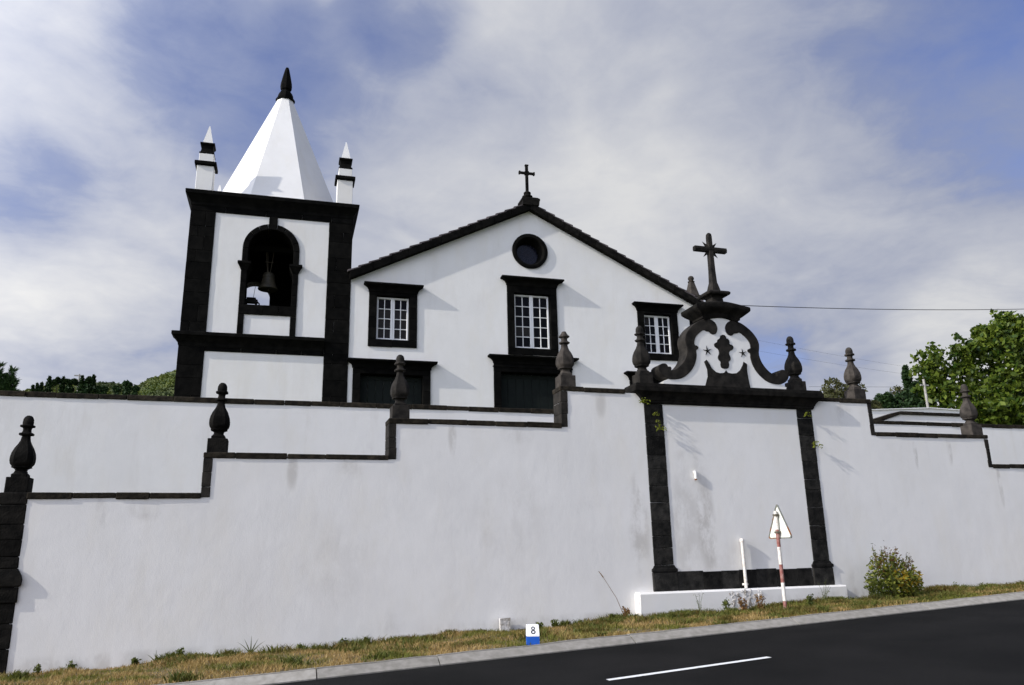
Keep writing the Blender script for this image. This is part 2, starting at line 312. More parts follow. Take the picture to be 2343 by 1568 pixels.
def quads(P, A, B):
    """one small folded leaf per point: centre P, half-length A, half-width B"""
    k = len(P); V = np.empty((k, 4, 3)); V[:, 0] = P-A; V[:, 1] = P+B; V[:, 2] = P+A; V[:, 3] = P-B
    F = np.arange(k*4).reshape(k, 4); return V.reshape(-1, 3), F
def leaves(name, P, size, m, parent=None, up=.3, ratio=.5, droop=0.0, dirs=None):
    P = np.asarray(P, float); k = len(P); d = RNG.normal(size=(k, 3)) if dirs is None else dirs+RNG.normal(size=(k, 3))*.25
    d[:, 2] += up; d /= np.linalg.norm(d, axis=1)[:, None]
    e = np.cross(d, RNG.normal(size=(k, 3))); e /= np.linalg.norm(e, axis=1)[:, None]
    s = size*RNG.uniform(.6, 1.25, (k, 1)); V, F = quads(P, d*s, e*s*ratio)
    me = bpy.data.meshes.new(name); me.from_pydata(V.tolist(), [], F.tolist()); me.update(); o = link(name, me, m, parent)
    if parent and name not in ('crown', 'foliage'): o['kind'] = 'stuff'
    return o
def lobes(k, centres, radii, shell=.55):
    """points through a crown made of overlapping lobes, thicker towards each lobe's surface"""
    c = np.array(centres, float); r = np.array(radii, float); r = r if r.ndim == 2 else np.stack([r, r, r], 1)
    i = RNG.choice(len(c), k, p=(r.prod(1)**(2/3))/(r.prod(1)**(2/3)).sum()); d = RNG.normal(size=(k, 3)); d /= np.linalg.norm(d, axis=1)[:, None]
    t = RNG.uniform(shell**3, 1.0, (k, 1))**(1/3)*RNG.uniform(.9, 1.12, (k, 1)); return c[i]+d*t*r[i]

# ------------------------------------------------------------------ ground, road, kerb, verge
GS = .033                                      # the road climbs to the right
def gz(x): return GS*max(-40, min(60, x))
WY = 14.5                                      # front face of the boundary wall
FLOOR = 4.70                                   # churchyard level
def kerbY(x): return 10.74+.078*x+.0006*x*x if x < 30 else 10.74+.078*30+.54+(x-30)*.11
xs = [-900, -300, -40, 60, 300, 900]; ys = [-900, -200, -20, 14.68, 14.70, 20.18, 20.20, 120, 400, 900]
V = []; 
for y in ys:
    for x in xs: V.append((x, y, gz(x)-.14 if y < 14.69 else (1.9 if y < 20.19 else FLOOR)))
F = [(j*6+i, j*6+i+1, (j+1)*6+i+1, (j+1)*6+i) for j in range(len(ys)-1) for i in range(5)]
struct(obj('ground', V, F, 'meadow'))
rx = [-60, -40]+list(range(-30, 61, 2))+[80, 120]
V = []; F = []
for x in rx: V += [(x, kerbY(x)-6.0, gz(x)+.02), (x, kerbY(x), gz(x)+.02)]
F = [(2*i, 2*i+2, 2*i+3, 2*i+1) for i in range(len(rx)-1)]
road = struct(obj('road', V, F, 'asphalt'))
def dash(x0, x1, y0, y1):
    return obj('lane_marking', [(x0, y0-.05, gz(x0)+.024), (x1, y1-.05, gz(x1)+.024), (x1, y1+.05, gz(x1)+.024), (x0, y0+.05, gz(x0)+.024)], [(0, 1, 2, 3)], 'marking', road)
dash(3.72, 6.02, 8.62, 8.92); dash(-6.5, -4.2, 7.95, 8.1); dash(14.2, 16.5, 10.15, 10.5)
kerb = struct(empty('kerb')); 
joints = [-14, -11, -8, -5, -2.1, .72, 2.32, 5.30, 8.33, 11.25, 14.2, 17.1, 20, 23, 26]
for a, b in zip(joints[:-1], joints[1:]):
    rings = []
    for i in range(7):
        x = a+.008+(b-a-.016)*i/6; y = kerbY(x); z = gz(x); jz = random.uniform(-.006, .006)
        rings.append([(x, y, z-.1), (x, y+.004, z+.035), (x, y+.19, z+.12+jz), (x, y+.205, z+.09), (x, y+.235, z+.09), (x, y+.245+random.uniform(-.01, .01), z+.127+jz), (x, y+.30+random.uniform(-.015, .015), z+.125+jz), (x, y+.36+random.uniform(-.03, .02), z+.10), (x, y+.36, z-.1)])
    loft('kerb_stone', rings, 'concrete', kerb, 40)
vx = np.linspace(-16, 27, 180); vt = np.linspace(0, 1, 12); V = []
def vergez(x, t): return gz(x)+.10-.10*t+.03*math.sin(x*1.7+t*3)*t+.02*math.sin(x*4.1+t*7)
for x in vx:
    y0 = kerbY(x)+.33
    for t in vt: V.append((x, y0+(WY+.05-y0)*t, vergez(x, t)))
F = [(i*12+j, (i+1)*12+j, (i+1)*12+j+1, i*12+j+1) for i in range(179) for j in range(11)]
struct(obj('verge', V, F, 'soil'))
# grass blades of the verge
def blades(name, k, xr, hfun, m, wid=.006, tmax=1.0):
    x = RNG.uniform(*xr, k); t = RNG.uniform(0, tmax, k); y0 = np.array([kerbY(a)+.30 for a in x]); y = y0+(WY-.02-y0)*t
    z = np.array([vergez(a, b) for a, b in zip(x, t)])-.01; h = hfun(x, t)*RNG.uniform(.5, 1.3, k)
    a = RNG.uniform(0, 2*math.pi, k); lean = RNG.normal(0, .55, (k, 2))*h[:, None]
    P = np.stack([x, y, z], 1); W = np.stack([np.cos(a), np.sin(a), 0*a], 1)*wid*RNG.uniform(.6, 1.6, (k, 1)); T = P+np.stack([lean[:, 0], lean[:, 1], h], 1); Mid = P+np.stack([lean[:, 0]*.35, lean[:, 1]*.35, h*.6], 1)
    V = np.stack([P-W, P+W, Mid+W*.7, Mid-W*.7, T], 1).reshape(-1, 3); i = np.arange(k)[:, None]*5
    F = (i+np.array([0, 1, 2, 3])).tolist()+(i+np.array([3, 2, 4])).tolist()
    me = bpy.data.meshes.new(name); me.from_pydata(V.tolist(), [], F); me.update(); return link(name, me, m)
def hf(x, t):
    return .035+.05*(np.sin(x*2.3+1)*np.sin(x*5.1+t*4)*.5+.5)
g = blades('dry_grass', 75000, (-5, 20), hf, 'grass'); g['kind'] = 'stuff'; g['label'] = 'dry yellow grass along the kerb'
def clumps(name, k, m):
    n_ = 420; cx_ = RNG.uniform(-5, 20, n_)+RNG.uniform(0, 3, n_); ct = np.where(RNG.random(n_) < .55, RNG.uniform(.82, 1.0, n_), RNG.uniform(0, 1, n_)); keep = (RNG.random(n_) < np.clip(.30+.06*cx_, .15, 1)); cx_, ct = cx_[keep], ct[keep]
    i = RNG.integers(0, len(cx_), k); r_ = RNG.uniform(.05, .22, len(cx_))[i]; hh = RNG.uniform(.05, .13, len(cx_))[i]
    x = cx_[i]+RNG.normal(size=k)*r_; t = np.clip(ct[i]+RNG.normal(size=k)*r_*.22, 0, .99); y0 = np.array([kerbY(a)+.30 for a in x]); y = y0+(WY-.02-y0)*t
    z = np.array([vergez(a, b) for a, b in zip(x, t)])-.01; h = hh*RNG.uniform(.5, 1.3, k); a = RNG.uniform(0, 6.283, k); lean = RNG.normal(0, .5, (k, 2))*h[:, None]
    P = np.stack([x, y, z], 1); W = np.stack([np.cos(a), np.sin(a), 0*a], 1)*.008*RNG.uniform(.6, 1.6, (k, 1)); T = P+np.stack([lean[:, 0], np.minimum(lean[:, 1], WY-y), h], 1); Mid = P+np.stack([lean[:, 0]*.35, lean[:, 1]*.2, h*.6], 1)
    V = np.stack([P-W, P+W, Mid+W*.8, Mid-W*.8, T], 1).reshape(-1, 3); q = np.arange(k)[:, None]*5
    me = bpy.data.meshes.new(name); me.from_pydata(V.tolist(), [], (q+np.array([0, 1, 2, 3])).tolist()+(q+np.array([3, 2, 4])).tolist()); me.update(); return link(name, me, m)
g = clumps('green_grass', 60000, 'green_grass'); g['kind'] = 'stuff'; g['label'] = 'green grass tufts along the kerb and the foot of the wall'

# ------------------------------------------------------------------ boundary wall
wall = tag(empty('boundary_wall', (0, WY, 0)), 'long white stepped boundary wall with dark stone coping beside the road', 'wall')
TH = .42
LV = [(-3.70, -1.08, 2.62), (-1.08, 2.10, 3.31), (2.10, 5.54, 4.00), (5.54, 13.13, 4.75), (13.13, 16.40, 4.00), (16.40, 19.7, 3.31), (19.7, 23, 2.62)]
poly = [(-3.70, -1.0)]
for x0, x1, z in LV: poly += [(x0, z-.085), (x1, z-.085)]
poly += [(23, -1.0)]
prism('wall_body', poly, 0, TH, 'plaster_wall', wall)
def coping_run(x0, x1, y0, y1, ztop, th, parent, m='basalt_brown', lo=.5, hi=.95, jit=.006, skip=None):
    x = x0
    while x < x1-.02:
        l = random.uniform(lo, hi); e = x1 if x+l > x1-.3 else x+l
        if not (skip and e > skip[0] and x < skip[1]):
            box('coping_stone', x+.001, e-.001, y0-random.uniform(0, .012), y1, ztop-th-random.uniform(0, .018), ztop+random.uniform(-.006, .004), m, parent, .014, jit*.6)
        x = e
for i, (x0, x1, z) in enumerate(LV):
    a = x0-.02 if i in (1, 2, 3) else x0; b = x1+.02 if i in (3, 4, 5) else x1
    if i < 3: b = x1-.004
    if i > 3: a = x0+.022
    coping_run(a, b, -.018, TH+.03, z, .09, wall, skip=(7.25, 11.6))
for x, zl, zh, s in ((-1.08, 2.62, 3.31, 1), (2.10, 3.31, 4.0, 1), (5.54, 4.0, 4.75, 1), (13.13, 4.0, 4.75, -1), (16.40, 3.31, 4.0, -1), (19.7, 2.62, 3.31, -1)):
    z = zl-.08; top = zh-.10
    cuts = [z, z+(top-z)*random.uniform(.25, .38), z+(top-z)*random.uniform(.58, .72), top]
    wd = .13 if s > 0 else .10
    for a, b in zip(cuts[:-1], cuts[1:]):
        xa, xb = (x-.012, x+wd+random.uniform(-.012, .012)) if s > 0 else (x-wd+random.uniform(-.01, .01), x+.012)
        box('quoin_stone', xa, xb, -.014, TH+.01, a+.0006, b-.0006, 'basalt', wall, .008, .003)
# corner pier of dark stone at the low end
pier = tag(empty('corner_pier', (-3.89, WY, 0)), 'dark basalt corner pier with moulded base at the low end of the white wall', 'pier')
z = -.8; hs = [1.55, .22, .28, .36]
for zt in (-.3, .25, .62, .93, 1.16):
    box('stone', -.25 if zt > 1 else -.235, .25 if zt > 1 else .235, -.046 if zt > 1 else -.016, .46, z+.0006, zt-.0006, 'basalt_dark', pier, .012, .004); z = zt
loft('base_moulding', [rectring(-.25-p, .25+p, -.048-p*.5, .46, zz_) for p, zz_ in ((.0, 1.162), (.03, 1.19), (.035, 1.27), (.02, 1.33), (-.02, 1.40), (-.045, 1.44))], 'basalt_dark', pier)
z = 1.442
for zt in (1.62, 1.88, 2.12, 2.43, 2.62):
    box('stone', -.205, .205, -.014, .45, z+.0006, zt-.0006, 'basalt_dark', pier, .012, .004); z = zt

# urn-shaped finials
def finial(x, y, z, label, m='basalt', h=1.28, knob=True):
    f = tag(empty('stone_finial', (x, y, z)), label, 'finial', 'urn finials along the wall tops'); k = h/1.28
    pe = loft('pedestal', [sqring(0, 0, zz_, r, .06) for r, zz_ in ((.165, 0), (.165, .245), (.16, .252))], m, f)
    loft('plinth', [sqring(0, 0, zz_*k, r, .10) for r, zz_ in ((.115, .25), (.115, .30), (.10, .315), (.085, .33), (.078, .36))], m, f, 40)
    u = [(.075, .35), (.085, .385), (.115, .405), (.135, .41), (.137, .425), (.128, .43), (.158, .47), (.169, .52), (.169, .58), (.158, .65), (.127, .735), (.091, .80), (.067, .86), (.060, .91), (.056, .95)]
    loft('urn', [sqring(0, 0, zz_*k, r, .42) for r, zz_ in u], m, f, 38)
    c = [(.056, .94), (.095, .945), (.103, .955), (.103, .975), (.093, .985), (.066, .99), (.058, 1.02), (.058, 1.05), (.066, 1.075), (.098, 1.082), (.104, 1.095), (.102, 1.112), (.085, 1.12)]
    loft('neck', [sqring(0, 0, zz_*k, r, .5) for r, zz_ in c], m, f, 35)
    kn = [(.08, 1.115), (.083, 1.16), (.079, 1.21), (.062, 1.25), (.034, 1.275), (.008, 1.28)] if knob else [(.078, 1.115), (.075, 1.15), (.05, 1.18), (.048, 1.20), (.03, 1.21)]
    lathe('knob', [(r, zz_*k) for r, zz_ in kn], (0, 0, 0), m, f, 16, 60)
    f.rotation_euler = (random.uniform(-.012, .012), random.uniform(-.012, .012), random.uniform(-.04, .04))
    return f
YF = WY+.21
finial(-3.89, YF, 2.62, 'dark basalt urn finial standing on the corner pier', 'basalt_dark')
finial(-.89, YF, 3.31, 'dark basalt urn finial on the first step up from the corner pier', 'basalt_dark')
finial(2.32, YF, 4.0, 'basalt urn finial on the second step up from the corner pier', 'basalt')
finial(5.73, YF, 4.75, 'brown basalt urn finial with broken flat tip, where the topmost wall level begins', 'basalt_pale', knob=False)
finial(7.50, YF+.02, 4.87, 'brown basalt urn finial on the gateway cornice before the church window', 'basalt', 1.34)
finial(11.33, YF+.02, 4.87, 'brown basalt urn finial on the gateway cornice before open sky', 'basalt', 1.34)
finial(12.92, YF, 4.75, 'grey brown urn finial at the step down beyond the gateway', 'basalt_pale')
finial(16.2, YF, 4.0, 'grey brown urn finial on the lower step, before the leafy tree', 'basalt_pale')

# ------------------------------------------------------------------ gateway
GX = 9.43
gate = tag(empty('walled_up_gateway', (GX, WY, 0)), 'walled-up gateway with dark pilasters and scrolled pediment carrying a stone cross', 'gateway')
box('plinth', -2.52, 2.28, -.20, .02, -.6, .72, 'plaster_wall', gate, .03, .006)
# rough broken patch of render on the plinth
bm = bmesh.new()
for i in range(150):
    t = random.random(); px_ = -.50+t*.62+random.uniform(-.12, .12); pz = .68-.44*random.random()*(1-.25*t)
    r = random.uniform(.012, .034); m4 = Matrix.Translation((px_, -.20-random.uniform(-.008, .008), pz)) @ Matrix.Rotation(random.uniform(0, 3), 4, 'Y') @ Matrix.Diagonal((r*random.uniform(.8, 2.2), r*.5, r*random.uniform(.5, 1.0), 1))
    bmesh.ops.create_icosphere(bm, subdivisions=1, radius=1, matrix=m4)
for v in bm.verts: v.co += Vector((random.uniform(-.008, .008),)*3)
o = from_bm('broken_render', bm, 'concrete_old', gate); o['kind'] = 'stuff'
for side, (xa, xb) in (('l', (-2.06, -1.63)), ('r', (1.66, 2.06))):
    p = empty('pilaster', parent=gate); z = 1.2
    box('base_block', xa-.055, xb+.055, -.036, .05, .725, 1.08, 'basalt_gate', p, .015, .004)
    loft('base_moulding', [rectring(xa-q, xb+q, -.014-q*.5, .05, zz_) for q, zz_ in ((.05, 1.082), (.062, 1.10), (.06, 1.14), (.03, 1.165), (.012, 1.2), (0, 1.215))], 'basalt_gate', p)
    hts = (.36, .25, .32, .40, .36, .38, .30, .42, .30, .45) if side == 'l' else (.44, .30, .40, .38, .22, .40, .28, .30, .40, .2)
    tot = sum(hts); zc = 1.217
    for h in hts:
        zt = zc+h*(4.45-1.217)/tot; box('stone', xa, xb, -.012-random.uniform(0, .006), .05, zc+.0006, zt-.0006, 'basalt_gate', p, .010, .003); zc = zt
x = -1.57
for wdt in (.60, .42, .42, .42, .50, .50, .42):
    e = min(1.60, x+wdt*.975); box('sill_stone', x+.001, e-.001, -.012-random.uniform(0, .006), .05, .722, 1.08+random.uniform(-.012, .012), 'basalt_gate', gate, .01, .003); x = e
cornice('cornice', -2.06, 2.06, -.018, .42, ((.0, 4.452), (.03, 4.46), (.05, 4.49), (.05, 4.52), (.07, 4.53), (.08, 4.56), (.11, 4.60), (.17, 4.66), (.22, 4.69), (.25, 4.70), (.25, 4.80), (.235, 4.805), (.21, 4.865), (.12, 4.87)), 'basalt_dark', gate, fr=.62)
# pediment
ZG = dict(a=(2300, 850, 2.24))
def G(x, y, dep=0.0):                          # carved outline measured on the pediment's face -> (x, z) in the gateway's frame
    p = onY((2300+x/2.24)/1.65329, (850+y/2.24)/1.65329, WY+dep); return (p.x-GX, p.z)
left = [(815, 800), (850, 802), (885, 822), (910, 855), (918, 890), (908, 925), (888, 936), (862, 930), (848, 912), (820, 908), (800, 896), (770, 915), (735, 950), (722, 985), (722, 1025), (745, 1030), (758, 1046), (750, 1062), (735, 1066), (742, 1110), (735, 1160), (715, 1215), (680, 1260), (630, 1300), (570, 1315), (510, 1314), (460, 1290), (430, 1260), (415, 1225), (420, 1200), (445, 1180), (475, 1178), (492, 1192), (500, 1208), (520, 1205), (530, 1222), (526, 1240), (560, 1232), (600, 1205), (635, 1160), (655, 1110), (660, 1060), (645, 1010), (640, 965), (655, 920), (690, 870), (740, 830), (775, 812)]
LS = [G(*p) for p in left]
cx0 = sum(p[0] for p in LS)/len(LS)
PC = (G(918, 890)[0]+G(978, 860)[0])/2        # the pediment's own axis
def smoothloop(P, k=2):
    for _ in range(k):
        Q = []
        for i in range(len(P)):
            a, b = P[i], P[(i+1) % len(P)]; Q += [(a[0]*.75+b[0]*.25, a[1]*.75+b[1]*.25), (a[0]*.25+b[0]*.75, a[1]*.25+b[1]*.75)]
        P = Q
    return P
LSs = smoothloop(LS, 1)
prism('scroll', LSs, -.05, .30, 'basalt', gate, .012)
prism('scroll', [(2*PC-x, z) for x, z in LSs][::-1], -.05, .30, 'basalt', gate, .012)
hl = [G(*p) for p in ((930, 770), (850, 790), (800, 825), (720, 880), (685, 950), (690, 1060), (700, 1130), (670, 1220), (610, 1270), (540, 1290), (455, 1330), (470, 1352))]
hl[-2] = (hl[-2][0], 4.93); hl[-1] = (hl[-1][0], 4.86); hl[0] = (PC, hl[0][1])
prism('pediment_wall', hl+[(2*PC-x, z) for x, z in hl[:0:-1]], -.03, .27, 'plaster', gate)
emb = [(963, 935), (985, 945), (992, 968), (1015, 980), (1020, 1000), (1018, 1018), (1045, 1025), (1055, 1045), (1045, 1065), (1025, 1070), (1012, 1095), (1028, 1125), (1030, 1150), (1010, 1165), (1018, 1190), (1010, 1222), (980, 1225), (950, 1218), (942, 1190), (945, 1165), (925, 1150), (920, 1125), (932, 1095), (925, 1060), (905, 1048), (888, 1030), (890, 1010), (915, 1000), (915, 980), (938, 968), (940, 945)]
prism('carved_emblem', smoothloop([G(*p) for p in emb], 1), -.045, -.02, 'basalt', gate, .008)
crown = [(825, 1148), (845, 1175), (870, 1220), (905, 1252), (940, 1262), (975, 1258), (990, 1237), (1005, 1258), (1040, 1265), (1080, 1262), (1110, 1235), (1130, 1195), (1137, 1165), (1168, 1185), (1168, 1240), (1180, 1310), (1195, 1362), (810, 1352), (835, 1290), (830, 1230), (805, 1165)]
cp_ = [G(*p) for p in crown]; cp_[16] = (cp_[16][0], 4.862); cp_[17] = (cp_[17][0], 4.862)
prism('carved_crown', cp_, -.044, -.02, 'basalt', gate, .008)
for sx, sy_, r in ((833, 1073, .115), (1132, 1092, .10)):
    c0 = G(sx, sy_); pts = []
    for i in range(10):
        a = math.radians(98+36*i); rr = r if i % 2 == 0 else r*.22; pts.append((c0[0]+rr*math.cos(a), c0[1]+rr*math.sin(a)))
    prism('carved_star', pts, -.042, -.02, 'basalt_dark', gate, .003)
# arched cap of the pediment
def capshape(hw, zb, zt, n_=12, droop=.10, under=.10):
    up = [(PC-hw+2*hw*i/n_, zt-droop*(abs(2*i/n_-1)**1.7)) for i in range(n_+1)]
    dn = [(PC+hw-2*hw*i/n_, zb-under*(abs(2*i/n_-1)**2.0)) for i in range(n_+1)]
    return up+dn
def capring(hw, p, z, dr, k=14):
    fr = [(PC-hw+2*hw*i/k, -.04-p, z-dr*abs(2*i/k-1)**1.8) for i in range(k+1)]
    return fr+[(x_, .30+p, z_) for x_, _, z_ in fr[::-1]]
loft('pediment_cap', [capring(*q) for q in ((.40, .00, 6.44, .09), (.42, .03, 6.45, .09), (.43, .035, 6.475, .09), (.465, .05, 6.49, .09), (.47, .055, 6.53, .09), (.51, .08, 6.555, .09), (.56, .13, 6.59, .085), (.62, .165, 6.62, .07), (.655, .18, 6.64, .06), (.67, .185, 6.66, .055), (.67, .185, 6.71, .05), (.655, .18, 6.74, .06), (.45, .12, 6.79, .05), (.25, .06, 6.80, .02))], 'basalt_dark', gate, 35)
loft('cross_base', [sqring(PC, .14, z_, r, .08) for r, z_ in ((.20, 6.68), (.20, 6.76), (.155, 6.80), (.14, 6.93), (.17, 6.965), (.26, 6.985), (.275, 7.01), (.275, 7.04), (.25, 7.06), (.14, 7.09))], 'basalt', gate)
crs = empty('cross', (PC+.01, .14, 0), gate)
loft('cross_shaft', [sqring(0, 0, z_, r, .25) for r, z_ in ((.115, 7.07), (.12, 7.13), (.10, 7.22), (.075, 7.32), (.064, 7.6), (.058, 8.1), (.055, 8.44), (.048, 8.50), (.025, 8.53))], 'basalt', crs, 40)
loft('cross_arm', [[(x_, q[0], q[1]) for q in ((-.05, 8.12-.055), (.05, 8.12-.055), (.062, 8.12), (.05, 8.12+.055), (-.05, 8.12+.055), (-.062, 8.12))] for x_ in (-.41, .41)], 'basalt', crs)
for a in (45, 135, 225, 315):
    c_, s_ = math.cos(math.radians(a)), math.sin(math.radians(a)); px_, pz = -s_*.06, c_*.06
    obj('cross_ray', [(px_, -.03, 8.12+pz), (-px_, -.03, 8.12-pz), (-px_, .03, 8.12-pz), (px_, .03, 8.12+pz), (c_*.27, 0, 8.12+s_*.27)], [(0, 1, 2, 3), (0, 4, 1), (1, 4, 2), (2, 4, 3), (3, 4, 0)], 'basalt', crs)

# pipe, spout and stump on the wall
pp = tag(empty('drain_pipe', (9.36, WY-.07, .73)), 'short upright white pipe standing against the walled-up gateway', 'pipe')
tube('pipe', [(0, .0, 0), (.003, 0, .5), (0, 0, .93)], .033, 'pole_white', pp, 12)
lathe('pipe_cap', [(.043, .90), (.044, .955), (.03, .972), (.005, .975)], (0, 0, 0), 'pole_white', pp, 12)
box('bracket', -.05, .05, -.01, .08, .05, .09, 'pole_white', pp, .006)
sp_o = tag(empty('wall_spout', (8.43, WY-.005, 2.97)), 'small white spout sticking out of the walled-up gateway panel', 'spout')
tube('spout_body', [(-.01, -.012, .095), (0, -.03, .07), (.004, -.034, .0), (0, -.034, -.06)], .034, 'plaster', sp_o, 10, .026)
lathe('spout_mouth', [(.024, -.05), (.026, -.082), (.012, -.086)], (0, -.034, 0), 'rust', sp_o, 10)
st = tag(empty('broken_post', (4.25, WY-.09, .1)), 'broken whitewashed concrete stump leaning on the wall behind the kilometre marker', 'stump')
loft('post_body', [[(-.095+random.uniform(-.012, .012), -.05, z_), (.09+random.uniform(-.012, .012), -.05, z_+.01), (.09, .05, z_), (-.095, .05, z_)] for z_ in (-.15, 0, .08, .15, .21, .27)], 'concrete_old', st)

# ------------------------------------------------------------------ terrace wall behind
ter = tag(empty('terrace_wall', (0, 20, 0)), 'white churchyard terrace wall with dark coping stones, behind the stepped wall', 'wall')
box('wall_body', -14, 34, 0, .45, 1.0, 5.2, 'plaster_terrace', ter, 0)
coping_run(-14, 34, -.02, .48, 5.30, .115, ter, 'basalt_brown', .55, 1.05)

# ------------------------------------------------------------------ church (own frame: u along the facade, depth inwards)
CH = (5.0, 26.0, 0); CA = math.radians(-1.24)
church = tag(empty('church', CH, rz=CA), 'white church with black stone trim, pitched gable roof and three windows over three doors', 'church')
AP, RS = 3.88, .497                            # gable axis and roof slope
def rakez(u): return 13.99-RS*abs(u-AP)
wins = [(-1.74, -.63, 8.67, 10.22, 4, 10.66, .195), (3.23, 4.57, 8.62, 10.67, 5, 11.26, .24), (8.38, 9.49, 8.67, 10.20, 4, 10.62, .195)]
doors = [(-1.18, 1.06, 7.42, 7.91), (3.87, 1.21, 7.68, 8.28), (8.93, 1.06, 7.42, 7.88)]
holes = [[(u0-.06, z0-.06), (u1+.06, z0-.06), (u1+.06, z1+.06), (u0-.06, z1+.06)] for u0, u1, z0, z1, *_ in wins]
holes += [[(c-h-.05, FLOOR), (c+h+.05, FLOOR), (c+h+.05, zt+.05), (c-h-.05, zt+.05)] for c, h, zt, _ in doors]
holes[-3:] = [[(a, max(b, FLOOR+.02)) for a, b in q] for q in holes[-3:]]
OC = (3.87, 12.37)
holes.append(arc(*OC, .58, 0, 360, 36)[:-1])
UR = 10.72
holed('facade_wall', [(-2.70, FLOOR-.3), (UR, FLOOR-.3), (UR, rakez(UR)), (AP, 13.99), (-2.70, rakez(-2.70))], holes, 0, .55, 'plaster', church)
box('side_wall', UR-.5, UR-.003, .56, 16, FLOOR-.3, rakez(UR)-.05, 'plaster', church, 0)
box('side_wall', -2.70, -2.2, 5.5, 16, FLOOR-.3, rakez(-2.7)-.05, 'plaster', church, 0)
prism('rear_wall', [(-2.7, FLOOR-.3), (UR, FLOOR-.3), (UR, rakez(UR)-.06), (AP, 13.9), (-2.7, rakez(-2.7)-.06)], 15.6, 16, 'plaster', church)
# side corner pilaster at the far right
for i in range(9):
    z0 = FLOOR+i*.66; box('corner_stone', UR-.42, UR+.01, -.03, .5, z0+.002, min(z0+.656, 10.55), 'basalt_church', church, .01, .003)
# roof
for s in (-1, 1):
    r = empty('roof_slope', parent=church); ue = -2.72 if s < 0 else 11.0; k = AP-ue if s < 0 else ue-AP
    sl = math.hypot(1, RS); ang = math.atan(RS); du = math.cos(ang)
    V = []
    for (a, zz_) in ((0, .27), (k, .27), (k, .37), (0, .37)):
        for y in (.10, 16.3): V.append((AP+s*a, y, 13.99-RS*a+zz_))
    obj('roof_deck', V, [(0, 1, 3, 2), (2, 3, 5, 4), (4, 5, 7, 6), (6, 7, 1, 0), (0, 2, 4, 6), (1, 7, 5, 3)], 'roof', r)
    # gable coping blocks under the tiles
    t = .0; lim = k
    while t < lim-.01:
        e = t+random.uniform(.55, .75); e = lim if e > lim-.35 else e
        q = [(AP+s*(t+.004), 13.99-RS*(t+.004)), (AP+s*(e-.004), 13.99-RS*(e-.004)), (AP+s*(e-.004), 13.99-RS*(e-.004)+.26), (AP+s*(t+.004), 13.99-RS*(t+.004)+.26)]
        prism('gable_stone', q, -.23, .2, 'basalt_church' if s < 0 else 'basalt_dark', r, .012); t = e
    # verge tiles, each lapping over the next one down
    t = .25
    while t < k-.05:
        e = min(t+.385, k+.12); z0, z1 = 13.99-RS*t+.275, 13.99-RS*e+.275
        q = [(AP+s*(t-.05), z0+.03), (AP+s*e, z1+.045), (AP+s*e, z1+.115), (AP+s*(t-.05), z0+.075)]
        prism('verge_tile', q, -.17+random.uniform(-.012, .012), .22, 'roof', r, .012); t += .355
    # tile courses up the slope: rows of half-round tiles
    V = []; F = []; nrow = 19; ncol = 40
    for j in range(nrow):
        a0, a1 = .25+j*.355, .25+j*.355+.40
        for c in range(ncol):
            y0 = .30+c*.4; b = len(V)
            for a, lift in ((a0, .02), (a1, .06)):
                for q in range(5):
                    th = math.pi*q/4; V.append((AP+s*min(a, k+.1), y0+.2-.19*math.cos(th), 13.99-RS*min(a, k+.1)+.375+lift+.07*math.sin(th)))
            F += [(b+q, b+q+1, b+5+q+1, b+5+q) for q in range(4)]
    o = obj('roof_tiles', V, F, 'roof', r); o['kind'] = 'stuff'
# ridge block and gable cross
loft('apex_block', [rectring(AP-a, AP+b, -.26, .35, z_) for a, b, z_ in ((.30, .34, 14.16), (.30, .36, 14.33), (.33, .38, 14.36), (.33, .38, 14.43), (.26, .28, 14.47))], 'basalt_dark', church)
gc = empty('gable_cross', (AP-.03, .05, 0), church)
lathe('cross_foot', [(.24, 14.44), (.23, 14.50), (.16, 14.53), (.20, 14.57), (.205, 14.62), (.15, 14.66), (.12, 14.70), (.14, 14.73), (.14, 14.78), (.09, 14.82), (.06, 14.86)], (0, 0, 0), 'basalt_dark', gc, 14)
box('cross_shaft', -.055, .055, -.05, .05, 14.83, 15.93, 'basalt_dark', gc, .015)
box('cross_arm', -.29, .29, -.042, .042, 15.56, 15.655, 'basalt_dark', gc, .012)
for (x0, x1, z0, z1) in ((-.32, -.26, 15.54, 15.675), (.26, .32, 15.54, 15.675), (-.072, .072, 15.91, 15.965), (-.085, .085, 15.525, 15.69)):
    box('cross_boss', x0, x1, -.055, .055, z0, z1, 'basalt_dark', gc, .012)
# eave obelisk at the right corner
ob = empty('corner_obelisk', (11.15, 1.1, 0), church)
box('obelisk_block', -.30, .30, -.3, .3, 10.5, 11.38, 'basalt_pale', ob, .02)
loft('obelisk_shaft', [sqring(0, 0, z_, r, .3) for r, z_ in ((.33, 11.36), (.33, 11.44), (.25, 11.45), (.235, 11.50), (.10, 12.07))], 'basalt_pale', ob)
lathe('obelisk_ball', [(.10, 12.06), (.14, 12.08), (.14, 12.105), (.07, 12.12), (.09, 12.15), (.125, 12.21), (.125, 12.26), (.09, 12.32), (.03, 12.35)], (0, 0, 0), 'basalt_pale', ob, 14)
